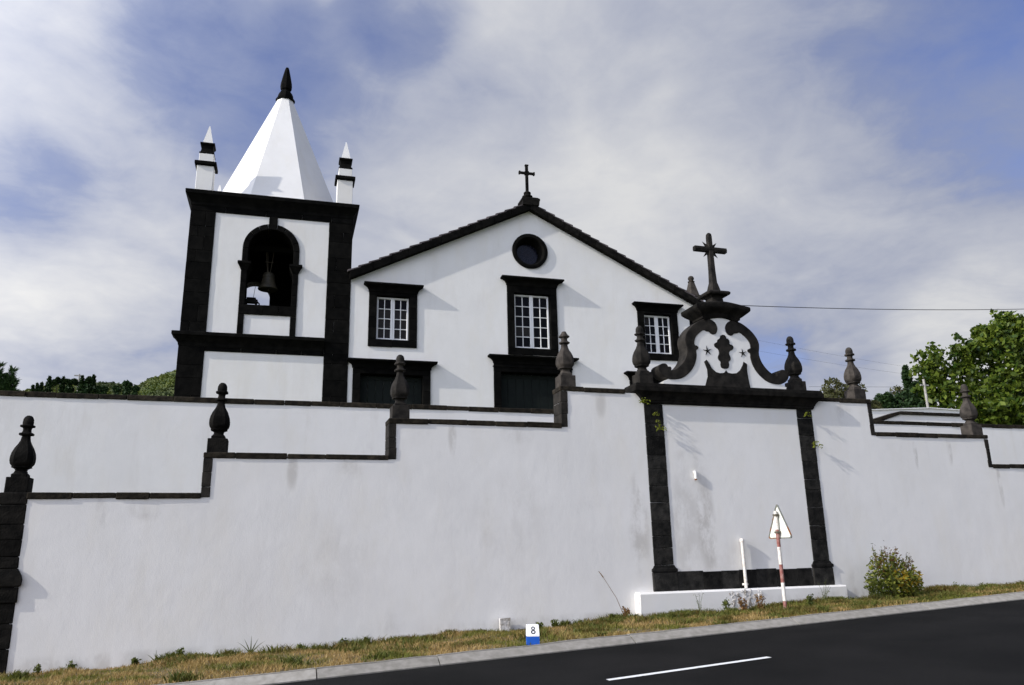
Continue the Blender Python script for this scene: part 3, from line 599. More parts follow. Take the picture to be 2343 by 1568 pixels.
# windows
def stonejamb(p, x0, x1, y0, y1, z0, z1, k, m='basalt_church'):
    for i in range(k): box('jamb_stone', x0, x1, y0-random.uniform(0, .006), y1, z0+(z1-z0)*i/k+.0006, z0+(z1-z0)*(i+1)/k-.0006, m, p, .01, .003)
for u0, u1, z0, z1, rows, ct, ov in wins:
    s = empty('window_surround', parent=church); sw = .285
    stonejamb(s, u0-sw, u0-.015, -.05, .16, z0-.005, z1+.02, 4); stonejamb(s, u1+.015, u1+sw, -.05, .16, z0-.005, z1+.02, 4)
    um = (u0+u1)/2; box('sill_stone', u0-sw, um-.002, -.052, .16, z0-.27, z0-.008, 'basalt_church', s, .01); box('sill_stone', um+.002, u1+sw, -.05, .16, z0-.26, z0-.008, 'basalt_church', s, .01)
    box('lintel', u0-sw, u1+sw, -.052, .16, z1+.022, ct-.31, 'basalt_church', s, .01)
    cornice('hood_cornice', u0-sw, u1+sw, -.05, .1, ((0, ct-.308), (.02, ct-.29), (.03, ct-.22), (.07, ct-.15), (.15, ct-.09), (ov-.02, ct-.07), (ov, ct-.065), (ov, ct-.01), (ov-.015, ct)), 'basalt_church', s)
    # inner reveal, a step of lighter worn stone
    wv = empty('window', parent=church)
    bm = bmesh.new()
    def bar(x0, x1, y0, y1, a, b):
        q = bm_box(x0, x1, y0, y1, a, b, .006); me = bpy.data.meshes.new('t'); q.to_mesh(me); q.free(); bm.from_mesh(me); bpy.data.meshes.remove(me)
    fw = .062; y0, y1 = .10, .17
    bar(u0, u0+fw, y0, y1, z0, z1); bar(u1-fw, u1, y0, y1, z0, z1); bar(u0+fw, u1-fw, y0+.002, y1, z0, z0+fw+.01); bar(u0+fw, u1-fw, y0+.002, y1, z1-fw, z1)
    bar(um-.07, um-.003, y0-.01, y1, z0+.01, z1-.01); bar(um+.003, um+.07, y0-.004, y1, z0+.01, z1-.01)
    gl = []
    for (a, b) in ((u0+fw, um-.07), (um+.07, u1-fw)):
        c = (a+b)/2; bar(c-.014, c+.014, y0+.015, y1-.01, z0+fw, z1-fw); gl += [(a, c-.014), (c+.014, b)]
        for r_ in range(1, rows):
            zz_ = z0+fw+(z1-z0-2*fw)*r_/rows; bar(a, b, y0+.018, y1-.012, zz_-.014, zz_+.014)
    from_bm('casement_frame', bm, 'white_paint', wv)
    for a, b in gl:
        for r_ in range(rows):
            za, zb = z0+fw+(z1-z0-2*fw)*r_/rows+.012, z0+fw+(z1-z0-2*fw)*(r_+1)/rows-.012; tl = random.uniform(-.004, .004)
            obj('pane', [(a-.003, .142+tl, za), (b+.003, .142-tl, za), (b+.003, .146-tl, zb), (a-.003, .146+tl, zb), (a-.003, .150+tl, za), (b+.003, .150-tl, za), (b+.003, .154-tl, zb), (a-.003, .154+tl, zb)], [(0, 1, 2, 3), (7, 6, 5, 4), (0, 4, 5, 1), (1, 5, 6, 2), (2, 6, 7, 3), (3, 7, 4, 0)], 'glass_curtain' if (u0 < 0 and r_ < rows-1) or (u0 > 0 and random.random() < .12) else 'glass', wv)
    box('dark_room', u0-.1, u1+.1, .56, .60, z0-.1, z1+.1, 'black', wv, 0)
# doors
for c, h, zt, ct in doors:
    s = empty('door_surround', parent=church); sw = .26; wide = c > 3 and c < 5
    stonejamb(s, c-h-sw, c-h+.002, -.06, .3, FLOOR, zt+.01, 5); stonejamb(s, c+h-.002, c+h+sw, -.06, .3, FLOOR, zt+.01, 5)
    box('lintel', c-h-sw, c+h+sw, -.062, .3, zt+.012, ct-.30, 'basalt_church', s, .01)
    if wide: box('frieze_band', c-h-sw-.03, c+h+sw+.03, -.085, .1, zt+.18, zt+.23, 'basalt_church', s, .012)
    cornice('hood_cornice', c-h-sw, c+h+sw, -.06, .1, ((0, ct-.298), (.02, ct-.28), (.03, ct-.21), (.07, ct-.15), (.15, ct-.09), (.19, ct-.07), (.21, ct-.065), (.21, ct-.01), (.19, ct)), 'basalt_church', s)
    d = empty('door', parent=church); k = 8
    for i in range(k):
        a = c-h+2*h*i/k; box('plank', a+.004, a+2*h/k-.004, .20, .25, FLOOR+.02, zt-.01, 'door', d, .008)
    box('door_rail', c-h+.02, c+h-.02, .185, .205, zt-.16, zt-.02, 'door', d, .006)
# oculus
oc = empty('round_window', parent=church)
R0 = [(.69, .02), (.69, -.06), (.655, -.075), (.56, -.07), (.53, -.04), (.50, .10), (.44, .22), (.42, .38)]
k = 40; V = [(OC[0]+r*math.cos(2*math.pi*i/k), y, OC[1]+r*math.sin(2*math.pi*i/k)) for r, y in R0 for i in range(k)]
F = [(j*k+i, j*k+(i+1) % k, (j+1)*k+(i+1) % k, (j+1)*k+i) for j in range(len(R0)-1) for i in range(k)]
obj('stone_ring', V, F, 'basalt_church', oc, 35)
obj('leaded_glass', [(OC[0]+.43*math.cos(2*math.pi*i/k), .36, OC[1]+.43*math.sin(2*math.pi*i/k)) for i in range(k)], [tuple(range(k))], 'blue_glass', oc)
bm = bmesh.new()
for i in range(8):
    a = math.pi*i/8; c_, s_ = math.cos(a), math.sin(a); vs = [bm.verts.new((OC[0]+t*c_-q*s_, .352, OC[1]+t*s_+q*c_)) for t, q in ((-.42, -.006), (.42, -.006), (.42, .006), (-.42, .006))]; bm.faces.new(vs)
for r in (.16, .30):
    for i in range(k):
        a0, a1 = 2*math.pi*i/k, 2*math.pi*(i+1)/k; bm.faces.new([bm.verts.new((OC[0]+q*math.cos(a), .351, OC[1]+q*math.sin(a))) for q, a in ((r-.006, a0), (r+.006, a0), (r+.006, a1), (r-.006, a1))])
from_bm('leading', bm, mat_plain('lead_strip', (.03, .03, .045), .5), oc)

# ------------------------------------------------------------------ bell tower
tower = tag(empty('bell_tower', CH, rz=CA), 'square white bell tower with black corner stones and a tall white eight-sided spire', 'tower')
TL, TR_, TD = -8.0, -2.66, 5.34; TC = (TL+TR_)/2; BC = -5.35
arch_in = [(BC-.78, 9.60), (BC+.78, 9.60)]+arc(BC, 11.61, .78, 0, 180, 24)
holed('tower_wall', [(TL+.02, FLOOR-.3), (TR_-.02, FLOOR-.3), (TR_-.02, 13.2), (TL+.02, 13.2)], [arch_in], 0, .75, 'plaster', tower)
box('side_wall', TL+.02, TL+.7, .75, TD, FLOOR-.3, 13.2, 'plaster', tower, 0); box('side_wall', TR_-.7, TR_-.02, .75, TD, FLOOR-.3, 13.2, 'plaster', tower, 0)
# rear wall with its own arched opening
arb = [(-6.62, 9.8), (-5.47, 9.8)]+arc(-6.045, 11.48, .575, 0, 180, 16)
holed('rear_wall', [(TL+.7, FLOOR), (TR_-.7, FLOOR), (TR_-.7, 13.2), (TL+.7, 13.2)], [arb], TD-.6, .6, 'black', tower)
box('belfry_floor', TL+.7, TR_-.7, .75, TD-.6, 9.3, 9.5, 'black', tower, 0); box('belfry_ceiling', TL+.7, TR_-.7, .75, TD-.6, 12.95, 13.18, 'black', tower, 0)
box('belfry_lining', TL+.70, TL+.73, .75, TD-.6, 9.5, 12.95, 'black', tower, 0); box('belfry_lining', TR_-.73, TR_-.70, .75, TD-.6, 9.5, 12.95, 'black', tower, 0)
def courses(p, x0, x1, z0, z1, hh=.46):
    z = z0
    while z < z1-.01:
        e = z+random.uniform(hh*.75, hh*1.3); e = z1 if e > z1-.25 else e; sp2 = random.choice((None, None, .35, .62))
        if sp2: xm = x0+(x1-x0)*sp2; segs = ((x0, xm-.001), (xm+.001, x1))
        else: segs = ((x0, x1),)
        for a, b in segs: box('corner_stone', a, b, -.03-random.uniform(0, .006), .5, z+.0013, e-.0013, 'basalt_church', p, .01, .003)
        z = e
for (a, b) in ((TL, TL+.79), (TR_-.81, TR_)):
    p = empty('corner_pillar', parent=tower); courses(p, a, b, FLOOR-.2, 8.05 if a > -5 else 8.10); courses(p, a, b, 8.05 if a > -5 else 8.56, 12.80)
p = empty('lower_band', parent=tower)
x = TL+.792
for e in (-6.1, -5.0, -4.2, TR_-.812): box('band_stone', x+.002, e-.002, -.03, .1, 7.97, 8.10, 'basalt_church', p, .01); x = e
cornice('string_course', TL, TR_-.812, -.03, .3, ((0, 8.102), (.015, 8.14), (.03, 8.22), (.08, 8.30), (.16, 8.40), (.20, 8.43), (.21, 8.44), (.21, 8.54), (.19, 8.555)), 'basalt_church', tower, True, False)
p = empty('upper_band', parent=tower); x = TL
for e in (-6.9, -5.6, -4.4, -3.4, TR_): box('band_stone', x+.002, e-.002, -.032, .3, 12.802, 12.985, 'basalt_church', p, .01); x = e
cornice('top_cornice', TL, TR_, -.03, TD, ((0, 12.987), (.015, 13.02), (.02, 13.10), (.06, 13.18), (.14, 13.30), (.17, 13.34), (.19, 13.36), (.20, 13.48), (.18, 13.50)), 'basalt_church', tower)
ar = empty('belfry_surround', parent=tower)
for (a, b) in ((BC-.925, BC-.735), (BC+.735, BC+.925)):
    stonejamb(ar, a, b, -.04, .7, 8.56, 9.278, 2); stonejamb(ar, a, b, -.04, .7, 9.625, 10.80, 3); stonejamb(ar, a, b, -.04, .7, 11.112, 11.61, 1)
    cornice('impost', a, b, -.04, .72, ((0, 10.802), (.02, 10.84), (.05, 10.92), (.105, 11.02), (.12, 11.03), (.12, 11.10), (.10, 11.11)), 'basalt_church', ar)
for i, (a, b) in enumerate(((BC-.925, -5.5), (-5.498, -5.0), (-4.998, BC+.925))): box('sill_stone', a, b, -.045, .75, 9.28+.006*i, 9.622, 'basalt_church', ar, .01, .003)
for i in range(9):
    a0, a1 = 180-20*i-.4, 180-20*(i+1)+.4; q = arc(BC, 11.615, .925, a0, a1, 3)+arc(BC, 11.615, .735, a1, a0, 3)
    prism('arch_stone', q, -.04-.004*(i % 2), .72, 'basalt_church', ar, .006)
box('keystone_bar', -5.48, -5.20, -.045, .2, 12.50, 12.80, 'basalt_church', ar, .01)
# spire
def octring(z, r, k=.41): return [(-5.27+x*r, TD/2+y*r, z) for x, y in ((-k, -1), (k, -1), (1, -k), (1, k), (k, 1), (-k, 1), (-1, k), (-1, -k))]
sp_ = loft('spire', [octring(13.50, 2.34), octring(18.96, .272)], 'plaster', tower)
lathe('spire_finial', [(.37, 18.93), (.37, 19.02), (.30, 19.06), (.29, 19.20), (.25, 19.30), (.17, 19.36), (.17, 19.42), (.21, 19.46), (.225, 19.60), (.215, 19.74), (.15, 20.08), (.085, 20.38), (.06, 20.46), (.01, 20.475)], (-5.27, TD/2, 0), 'basalt_church', tower, 8, 30)
for (px_, py) in ((TL+.325, .33), (TR_-.315, .33), (TL+.325, TD-.33), (TR_-.315, TD-.33)):
    p = empty('pinnacle', (px_, py, 0), tower)
    box('pinnacle_pedestal', -.27, .27, -.27, .27, 13.48, 14.52, 'plaster', p, .01)
    loft('pinnacle_cap', [sqring(0, 0, z_, r) for r, z_ in ((.28, 14.522), (.33, 14.54), (.35, 14.56), (.35, 14.66), (.28, 14.70))], 'basalt_church', p)
    box('pinnacle_body', -.235, .235, -.235, .235, 14.702, 15.0, 'plaster', p, .01)
    loft('pinnacle_waist', [sqring(0, 0, z_, r) for r, z_ in ((.24, 15.002), (.245, 15.04), (.205, 15.08), (.185, 15.20), (.20, 15.32), (.235, 15.36), (.238, 15.42), (.18, 15.44))], 'basalt_church', p)
    loft('pinnacle_tip', [sqring(0, 0, z_, r) for r, z_ in ((.165, 15.442), (.155, 15.50), (.015, 16.17))], 'plaster', p)
# bell and striker
def chl(u, dep, z): p = Matrix.Rotation(CA, 4, 'Z') @ Vector((u, dep, z)); return (p.x+CH[0], p.y+CH[1], p.z)
bell = tag(empty('church_bell', chl(-5.43, 1.25, 10.6), rz=CA), 'bronze bell hanging from iron straps in the tower arch', 'bell')
lathe('bell_body', [(.30, .03), (.335, .0), (.34, .03), (.30, .10), (.255, .20), (.225, .32), (.21, .45), (.20, .54), (.165, .60), (.08, .64), (.02, .66)], (0, 0, 0), 'bronze', bell, 28, 50)
lathe('bell_rim', [(.205, .40), (.222, .41), (.222, .44), (.205, .45)], (0, 0, 0), 'bronze', bell, 28, 50)
for a, b in ((-.12, -.05), (-.07, -.03), (.12, .05)): tube('iron_strap', [(b, 0, .66), (a*.9, 0, 1.2), (a*1.1, 0, 1.42)], .013, 'iron', bell, 6)
tube('strap_brace', [(-.15, -.01, 1.02), (.13, -.01, 1.02)], .012, 'iron', bell, 6)
box('headstock', -.95, .95, -.09, .09, 1.40, 1.60, 'black', bell, .01)
tube('clapper', [(0, 0, .5), (.02, 0, .0), (.02, 0, -.06)], .035, 'iron', bell, 8)
bs = tag(empty('bell_striker', chl(-5.90, .42, 9.622), rz=CA), 'small black striking machine sitting on the belfry sill', 'machine')
box('machine_body', -.20, .20, -.09, .09, .18, .31, 'black', bs, .02)
box('machine_lid', -.16, .14, -.10, .10, .31, .37, 'black', bs, .02)
for xx in (-.17, .15): box('machine_foot', xx-.035, xx+.035, -.08, .08, 0, .195, 'black', bs, .01)
tube('lever', [(.18, 0, .25), (.25, 0, .18), (.26, 0, .01)], .025, 'black', bs, 6)
tube('pull_rod', [(.05, 0, .35), (.08, .05, .70), (.10, .1, .9)], .008, 'iron', bs, 5)

# ------------------------------------------------------------------ road furniture
km = tag(empty('kilometre_marker', (3.80, 11.46, gz(3.8)+.09), rz=math.radians(-14)), 'small blue and white roadside kilometre marker with black number 8', 'marker'); km.scale = (1.22, 1.22, 1.08)
loft('blue_base', [rectring(-.075, .075, -.075, .075, z_) for z_ in (0, .125)], 'blue', km)
loft('white_head', [rectring(-.0752, .0752, -.0752, .0752, .125), rectring(-.0752, .0752, -.0752, .0752, .140), rectring(-.073, .073, -.012, .075, .262), rectring(-.068, .068, .0, .07, .268)], 'white_paint', km)
def digit8(parent):
    bm = bmesh.new(); n0 = Vector((0, -.0632, .122)).normalized(); up = Vector((0, .0632, .122)).normalized(); nor = Vector((0, -.122, .0632)).normalized()
    cen = Vector((.004, -.0436, .200)); 
    for (cz, rx_, rz_) in ((.026, .0235, .025), (-.0235, .028, .0285)):
        k = 24
        rings = []
        for s_ in (1.0, .62):
            rings.append([bm.verts.new(cen+Vector((1, 0, 0))*rx_*(s_ if s_ == 1 else .48)*math.cos(2*math.pi*i/k)+up*(cz+rz_*(s_ if s_ == 1 else .5)*math.sin(2*math.pi*i/k))+nor*.0022) for i in range(k)])
        for i in range(k): bm.faces.new((rings[0][i], rings[0][(i+1) % k], rings[1][(i+1) % k], rings[1][i]))
    return from_bm('number_eight', bm, 'ink', parent)
digit8(km)
SX, SYY = 9.36, 13.2; sz0 = gz(SX)+.10
sign = tag(empty('road_sign', (SX, SYY, sz0)), 'triangular road sign seen from behind on a red and white striped pole', 'sign')
lean = .02
bands = [(-.1, .17, 'pole_red'), (.17, .51, 'pole_white'), (.51, .84, 'pole_red'), (.84, 1.17, 'pole_white'), (1.17, 1.45, 'pole_red'), (1.45, 1.78, 'pole_white')]
bands = [(-.2, .13, 'pole_red'), (.13, .46, 'pole_white'), (.46, .79, 'pole_red'), (.79, 1.11, 'pole_white'), (1.11, 1.43, 'pole_red'), (1.43, 1.76, 'pole_white')]
for a, b, m in bands: tube('pole_band', [(0, 0, a), (0, 0, b)], .034, m, sign, 14)
lathe('pole_cap', [(.036, 1.755), (.036, 1.775), (.01, 1.78)], (0, 0, 0), 'pole_white', sign, 14)
def tri(hw, z0, z1, r):
    P = [(-hw, z0), (hw, z0), (0, z1)]; out_ = []
    for i in range(3):
        p = Vector(P[i]); a = (Vector(P[i-1])-p).normalized(); b = (Vector(P[(i+1) % 3])-p).normalized()
        s_, e_ = p+a*r*1.7, p+b*r*1.7
        for t in np.linspace(0, 1, 6): out_.append(tuple(s_*(1-t)**2+p*2*t*(1-t)+e_*t**2))
    return out_
def plate(name, P, x0, x1, m): 
    k = len(P); V = [(x0, y, z) for y, z in P]+[(x1, y, z) for y, z in P]; F = [tuple(range(k)), tuple(range(k, 2*k))[::-1]]+[(i, (i+1) % k, k+(i+1) % k, k+i) for i in range(k)]
    bm = bmesh.new(); vs = [bm.verts.new(v) for v in V]; [bm.faces.new([vs[i] for i in f]) for f in F]; return from_bm(name, bm, m, sign)
plate('sign_plate', tri(.375, 1.27, 1.93, .05), .052, .056, 'sign_back')
outer, inner = tri(.385, 1.262, 1.945, .055), tri(.352, 1.284, 1.895, .045); k = len(outer)
V = [(x, y, z) for x in (.040, .060) for q in (outer, inner) for y, z in q]; F = []
for i in range(k):
    j = (i+1) % k; F += [(i, j, k+j, k+i), (2*k+i, 3*k+i, 3*k+j, 2*k+j), (i, 2*k+i, 2*k+j, j), (k+i, k+j, 3*k+j, 3*k+i)]
obj('rusty_rim', V, F, 'rim', sign)
box('clamp', -.04, .055, -.05, .05, 1.68, 1.72, 'iron', sign, .006); box('clamp', -.04, .055, -.05, .05, 1.36, 1.40, 'iron', sign, .006)
box('sticker', .048, .0515, -.24, -.16, 1.40, 1.45, 'white_paint', sign, 0); box('sticker_mark', .0465, .048, -.215, -.19, 1.405, 1.415, 'ink', sign, 0)

# ------------------------------------------------------------------ plants on the verge and the wall
def vz(x, y): 
    y0 = kerbY(x)+.33; return vergez(x, (y-y0)/(WY+.05-y0))
bx, by = 12.42, 13.75; bz = vz(bx, by)
bush = tag(empty('leafy_shrub', (bx, by, bz)), 'bushy green and yellow shrub growing against the wall right of the gateway', 'shrub'); bush.scale = (1.06, 1, .92)
P = lobes(2600, [(-.28, 0, .42), (.25, .05, .45), (0, -.1, .35), (-.05, .1, .75), (.38, 0, .30), (-.42, 0, .28)], [(.34, .3, .42), (.34, .3, .40), (.40, .32, .34), (.36, .28, .30), (.25, .25, .28), (.22, .25, .25)], .35)
P = P[P[:, 2] > 0]; leaves('foliage', P, .042, 'bush', bush, .4, .5)
P = lobes(380, [(-.2, 0, .7), (.25, 0, .65), (.45, .05, .75), (0, .0, .95)], [.25, .25, .16, .22], .3); leaves('reddish_foliage', P, .03, 'bush_red', bush, .8, .4)
P = lobes(170, [(0, -.2, .5), (.1, -.25, .35), (.35, -.15, .5)], [.18, .16, .18], .3); leaves('yellow_leaves', P, .045, 'bush_yellow', bush, .1, .5)
for i in range(12):
    a = random.uniform(-1, 1); q = [(a*.25, random.uniform(-.1, .1), 0), (a*.42, 0, .5), (a*.52+random.uniform(-.05, .05), 0, random.uniform(.85, 1.2))]
    tube('stem', q, .009, 'bark', bush, 5, .004)
    tp = np.array(q[2]); leaves('shoot', tp+RNG.normal(size=(26, 3))*np.array([.02, .02, .07])-np.array([0, 0, .13]), .028, 'bush_red' if i % 2 else 'bush', bush, .7, .4)
for x0, l, tw in ((-.5, .5, -.35), (.15, .42, .1), (.42, .40, .35), (-.25, 1.12, -.1)):
    V = []; F = []
    for i in range(7):
        t = i/6; V += [(x0+tw*t-.035*math.sin(math.pi*min(t+.12, 1)), -.32, l*t*(1-.25*t)), (x0+tw*t+.035*math.sin(math.pi*min(t+.12, 1)), -.30, l*t*(1-.25*t))]
    F = [(2*i, 2*i+1, 2*i+3, 2*i+2) for i in range(6)]; obj('strap_leaf', V, F, 'weed', bush)
def weed(x, y, h, label, m='weed', kind=0, group='weeds along the foot of the wall'):
    r = tag(empty('weed', (x, y, vz(x, y)-.01)), label, 'weed', group)
    for i in range(random.randint(4, 7)):
        a = random.uniform(0, 6.28); s_ = h*random.uniform(.25, .6); e = (math.cos(a)*s_*.6, math.sin(a)*s_*.35-.02, h*random.uniform(.6, 1.0)); mid_ = (e[0]*.4, e[1]*.4, e[2]*.6)
        st_ = tube('stem', [(0, 0, 0), mid_, e], .004, m, r, 4, .002)
        k = 26 if kind == 0 else 10; t = RNG.uniform(.15, 1, (k, 1)); P = np.array(e)*t+RNG.normal(size=(k, 3))*.018*(1+h)
        leaves('leaf_cluster', P, .028 if kind == 0 else .014, m, r, .4, .5)
    return r
W1 = 'small leafy green weed sprouting at the foot of the white wall'
for x in (-3.2, -2.75, -1.85, -1.2, .65, 1.35, 1.75, 4.9, 5.15, 6.3, 14.6, 15.2): weed(x, WY-random.uniform(.08, .3), random.uniform(.10, .18), W1)
weed(10.0, 13.35, .26, 'broad green weed clump around the foot of the striped sign pole', 'weed'); weed(8.55, 13.9, .30, 'taller green weed in front of the gateway plinth', 'weed')
weed(9.35, 14.0, .36, 'brown and green weed mound below the broken render', 'weed_dry'); weed(9.0, 14.05, .30, 'reddish dry weed left of the brown weed mound', 'weed_dry')
weed(10.95, 14.1, .50, 'thin tall green stalk against the gateway plinth', 'weed', 1); weed(8.05, 14.05, .42, 'thin green stalks beside the plinth corner', 'weed', 1)
weed(6.62, 14.3, .22, 'brown dead weed clump near the plinth corner', 'weed_dry'); weed(13.6, 14.35, .35, 'dry seeding stalks right of the shrub', 'weed_dry', 1)
def spiky(x, y, h, k, label):
    r = tag(empty('spiky_plant', (x, y, vz(x, y))), label, 'plant', 'spiky plants at the wall')
    for i in range(k):
        a = -1+2*i/(k-1) if k > 1 else 0; V = []
        for j in range(5): t = j/4; wd = .014*(1-t*.95); V += [(a*h*.8*t-wd, -.02*t, h*t*(1-.3*abs(a)*t)), (a*h*.8*t+wd, -.02*t, h*t*(1-.3*abs(a)*t))]
        obj('blade', V, [(2*j, 2*j+1, 2*j+3, 2*j+2) for j in range(4)], 'weed', r)
spiky(-.12, 14.3, .28, 5, 'spiky green rosette at the wall near the corner pier'); spiky(-1.55, 14.35, .18, 3, 'tiny spiky sprout at the wall, nearer the corner pier')
ds_ = tag(empty('dry_stalk', (6.55, 14.2, vz(6.5, 14.2))), 'single long dry stalk leaning left across the white wall', 'stalk')
tube('stalk', [(0, 0, 0), (-.16, 0, .38), (-.42, 0, .78)], .006, 'weed_dry', ds_, 5, .004); tube('seed_head', [(-.41, 0, .765), (-.46, 0, .83), (-.50, 0, .875)], .011, 'weed_dry', ds_, 6, .004)
def fern(x, z, s, label):
    r = tag(empty('fern_tuft', (x, WY-.06, z)), label, 'fern', 'ferns growing on the gateway pilasters')
    for i in range(7):
        a = math.radians(-20+220*i/6)+random.uniform(-.2, .2); e = Vector((math.cos(a)*s, -.09, math.sin(a)*s*.8-.02)); k = 9
        t = np.linspace(.15, 1, k)[:, None]; P = np.array(e)*t+RNG.normal(size=(k, 3))*.008; leaves('frond', P, s*.20, 'fern', r, .0, .5)
fern(7.56, 4.22, .07, 'small yellow fern at the top of the pilaster near the church window'); fern(7.60, 4.08, .05, 'tiny yellow fern just under the topmost pilaster fern'); fern(7.66, 3.93, .12, 'largest yellow fern on the pilaster near the church window')
fern(11.28, 4.32, .09, 'small green fern high on the pilaster nearer the shrub'); fern(11.42, 3.66, .13, 'yellow green fern midway up the pilaster nearer the shrub'); fern(7.32, 4.48, .12, 'dark brown fern tuft in the corner below the gateway cornice')

# ------------------------------------------------------------------ beyond the walls: right side
D1, D2 = 23.0, 27.0
def g2(x, y, D): return onY((3072+x/2.24)/1.65329, (1150+y/2.24)/1.65329, D)
pa, pb, pc_ = g2(585, 967, D1), g2(737, 910, D1), g2(1290, 942, D1)
rw = tag(empty('ramp_wall', (pb.x, D1, FLOOR)), 'low white ramp wall with dark sloping coping behind the terrace wall', 'wall')
X0, ZT = pb.x, FLOOR
pl = [(pa.x-X0-1.2, -.2), (pc_.x-X0+.4, -.2), (pc_.x-X0+.4, pb.z-ZT-.12), (0, pb.z-ZT-.12), (pa.x-X0, pa.z-ZT-.12), (pa.x-X0-1.2, pa.z-ZT-.4)]
prism('wall_body', pl, 0, .4, 'plaster_terrace', rw)
prism('sloping_coping', [(pa.x-X0-1.2, pa.z-ZT-.40), (0, pb.z-ZT-.118), (0, pb.z-ZT), (pa.x-X0-1.2, pa.z-ZT-.28)], -.06, .45, 'basalt_brown', rw, .01)
x = .004
while x < pc_.x-X0-.3:
    e = x+random.uniform(.8, 1.3); box('coping_stone', x, e-.004, -.06, .45, pb.z-ZT-.118, pb.z-ZT+random.uniform(-.01, .004), 'basalt_brown', rw, .012, .004); x = e
qa, qb = g2(505, 902, D2), g2(1000, 888, D2)
hb = tag(empty('white_outbuilding', (qa.x, D2, FLOOR)), 'plain white outbuilding with flat roof edge below the green trees', 'building')
prism('wall', [(-6, -.2), (qb.x-qa.x+1.8, -.2), (qb.x-qa.x+1.8, qb.z-FLOOR-.05), (qb.x-qa.x, qb.z-FLOOR), (0, qa.z-FLOOR), (-6, qa.z-FLOOR-.05)], 0, 4.5, 'plaster', hb)
prism('roof_edge', [(-6, qa.z-FLOOR-.048), (0, qa.z-FLOOR+.002), (qb.x-qa.x, qb.z-FLOOR+.002), (qb.x-qa.x+1.8, qb.z-FLOOR-.048), (qb.x-qa.x+1.8, qb.z-FLOOR+.0), (qb.x-qa.x, qb.z-FLOOR+.05), (0, qa.z-FLOOR+.04), (-6, qa.z-FLOOR-.01)], -.05, 4.55, 'plaster', hb, .01)
# broad-leaved tree
def pxm(D, y=850): return FPX/(D*cy*1.0+0)      # rough picture scale, pixels per metre
def broad_tree():
    D = 33.0; c = onY(2330, 870, D); t = tag(empty('broadleaf_tree', (c.x+1.0, D, FLOOR)), 'large bright green broad-leaved tree beyond the terrace wall', 'tree')
    base = np.array([c.x+1.0, D, FLOOR]); cen = []; rad = []
    for (px_, py, r, dd) in ((2330, 800, 1.75, 0), (2285, 800, 1.3, -.6), (2240, 835, 1.35, .3), (2190, 868, 1.25, 0), (2150, 895, 1.0, -.3), (2135, 845, .55, 0), (2350, 760, 1.2, .5), (2290, 765, .8, 0), (2255, 783, .65, .3), (2205, 818, .75, -.4), (2155, 825, .45, .2), (2360, 880, 2.0, -.5), (2260, 900, 1.3, -.8), (2180, 925, .9, -.4), (2310, 890, 1.5, -1), (2140, 925, .7, 0), (2420, 820, 2.4, 0), (2440, 760, 2.0, .5), (2310, 745, .5, 0), (2115, 872, .35, 0), (2240, 800, .5, .2), (2225, 925, .8, -.8), (2480, 900, 2.5, 0), (2400, 930, 1.7, -.5), (2290, 945, 1.2, -2), (2360, 950, 1.4, -2), (2235, 950, .8, -2.2), (2330, 975, 1.2, -2.5), (2270, 975, .9, -2.5)):
        q = onY(px_, py, D+dd); cen.append(np.array(q)-base); rad.append((r, r*.95, r*.85))
    k = 1750; P = lobes(k, cen, np.array(rad)*.86, .5)
    ci = RNG.integers(0, len(cen), 150); dd = RNG.normal(size=(150, 3)); dd[:, 2] = np.abs(dd[:, 2])*.9+.1; dd /= np.linalg.norm(dd, axis=1)[:, None]   # shoots that stick out of the crown
    base_ = np.array(cen)[ci]+dd*np.array(rad)[ci]*.86; ln = RNG.uniform(.25, .75, (150, 1))
    S = np.concatenate([base_+dd*ln*t+RNG.normal(size=(150, 3))*.05 for t in (0, .35, .7, 1.0)]); P = np.concatenate([P, S]); k = len(P)
    # leaves sit in sprays: each twig end carries a handful of leaves, with gaps between the sprays
    spread = RNG.uniform(.08, .20, (k, 1, 1)); P = (P[:, None, :]+RNG.normal(size=(k, 11, 3))*spread*np.array([1, 1, .6])).reshape(-1, 3)
    leaves('crown', P, .16, 'tree', t, -.15, .62)
    tube('trunk', [(0, 0, -.3), (.1, 0, 1.5), (0, .1, 3.0), (.2, 0, 4.5)], .28, 'bark', t, 10, .12)
    for i in range(0, len(cen), 2): tube('limb', [(0, .05, 2.2), tuple(cen[i]*.55+np.array([0, 0, 1.0])), tuple(cen[i])], .09, 'bark', t, 6, .02)
broad_tree()
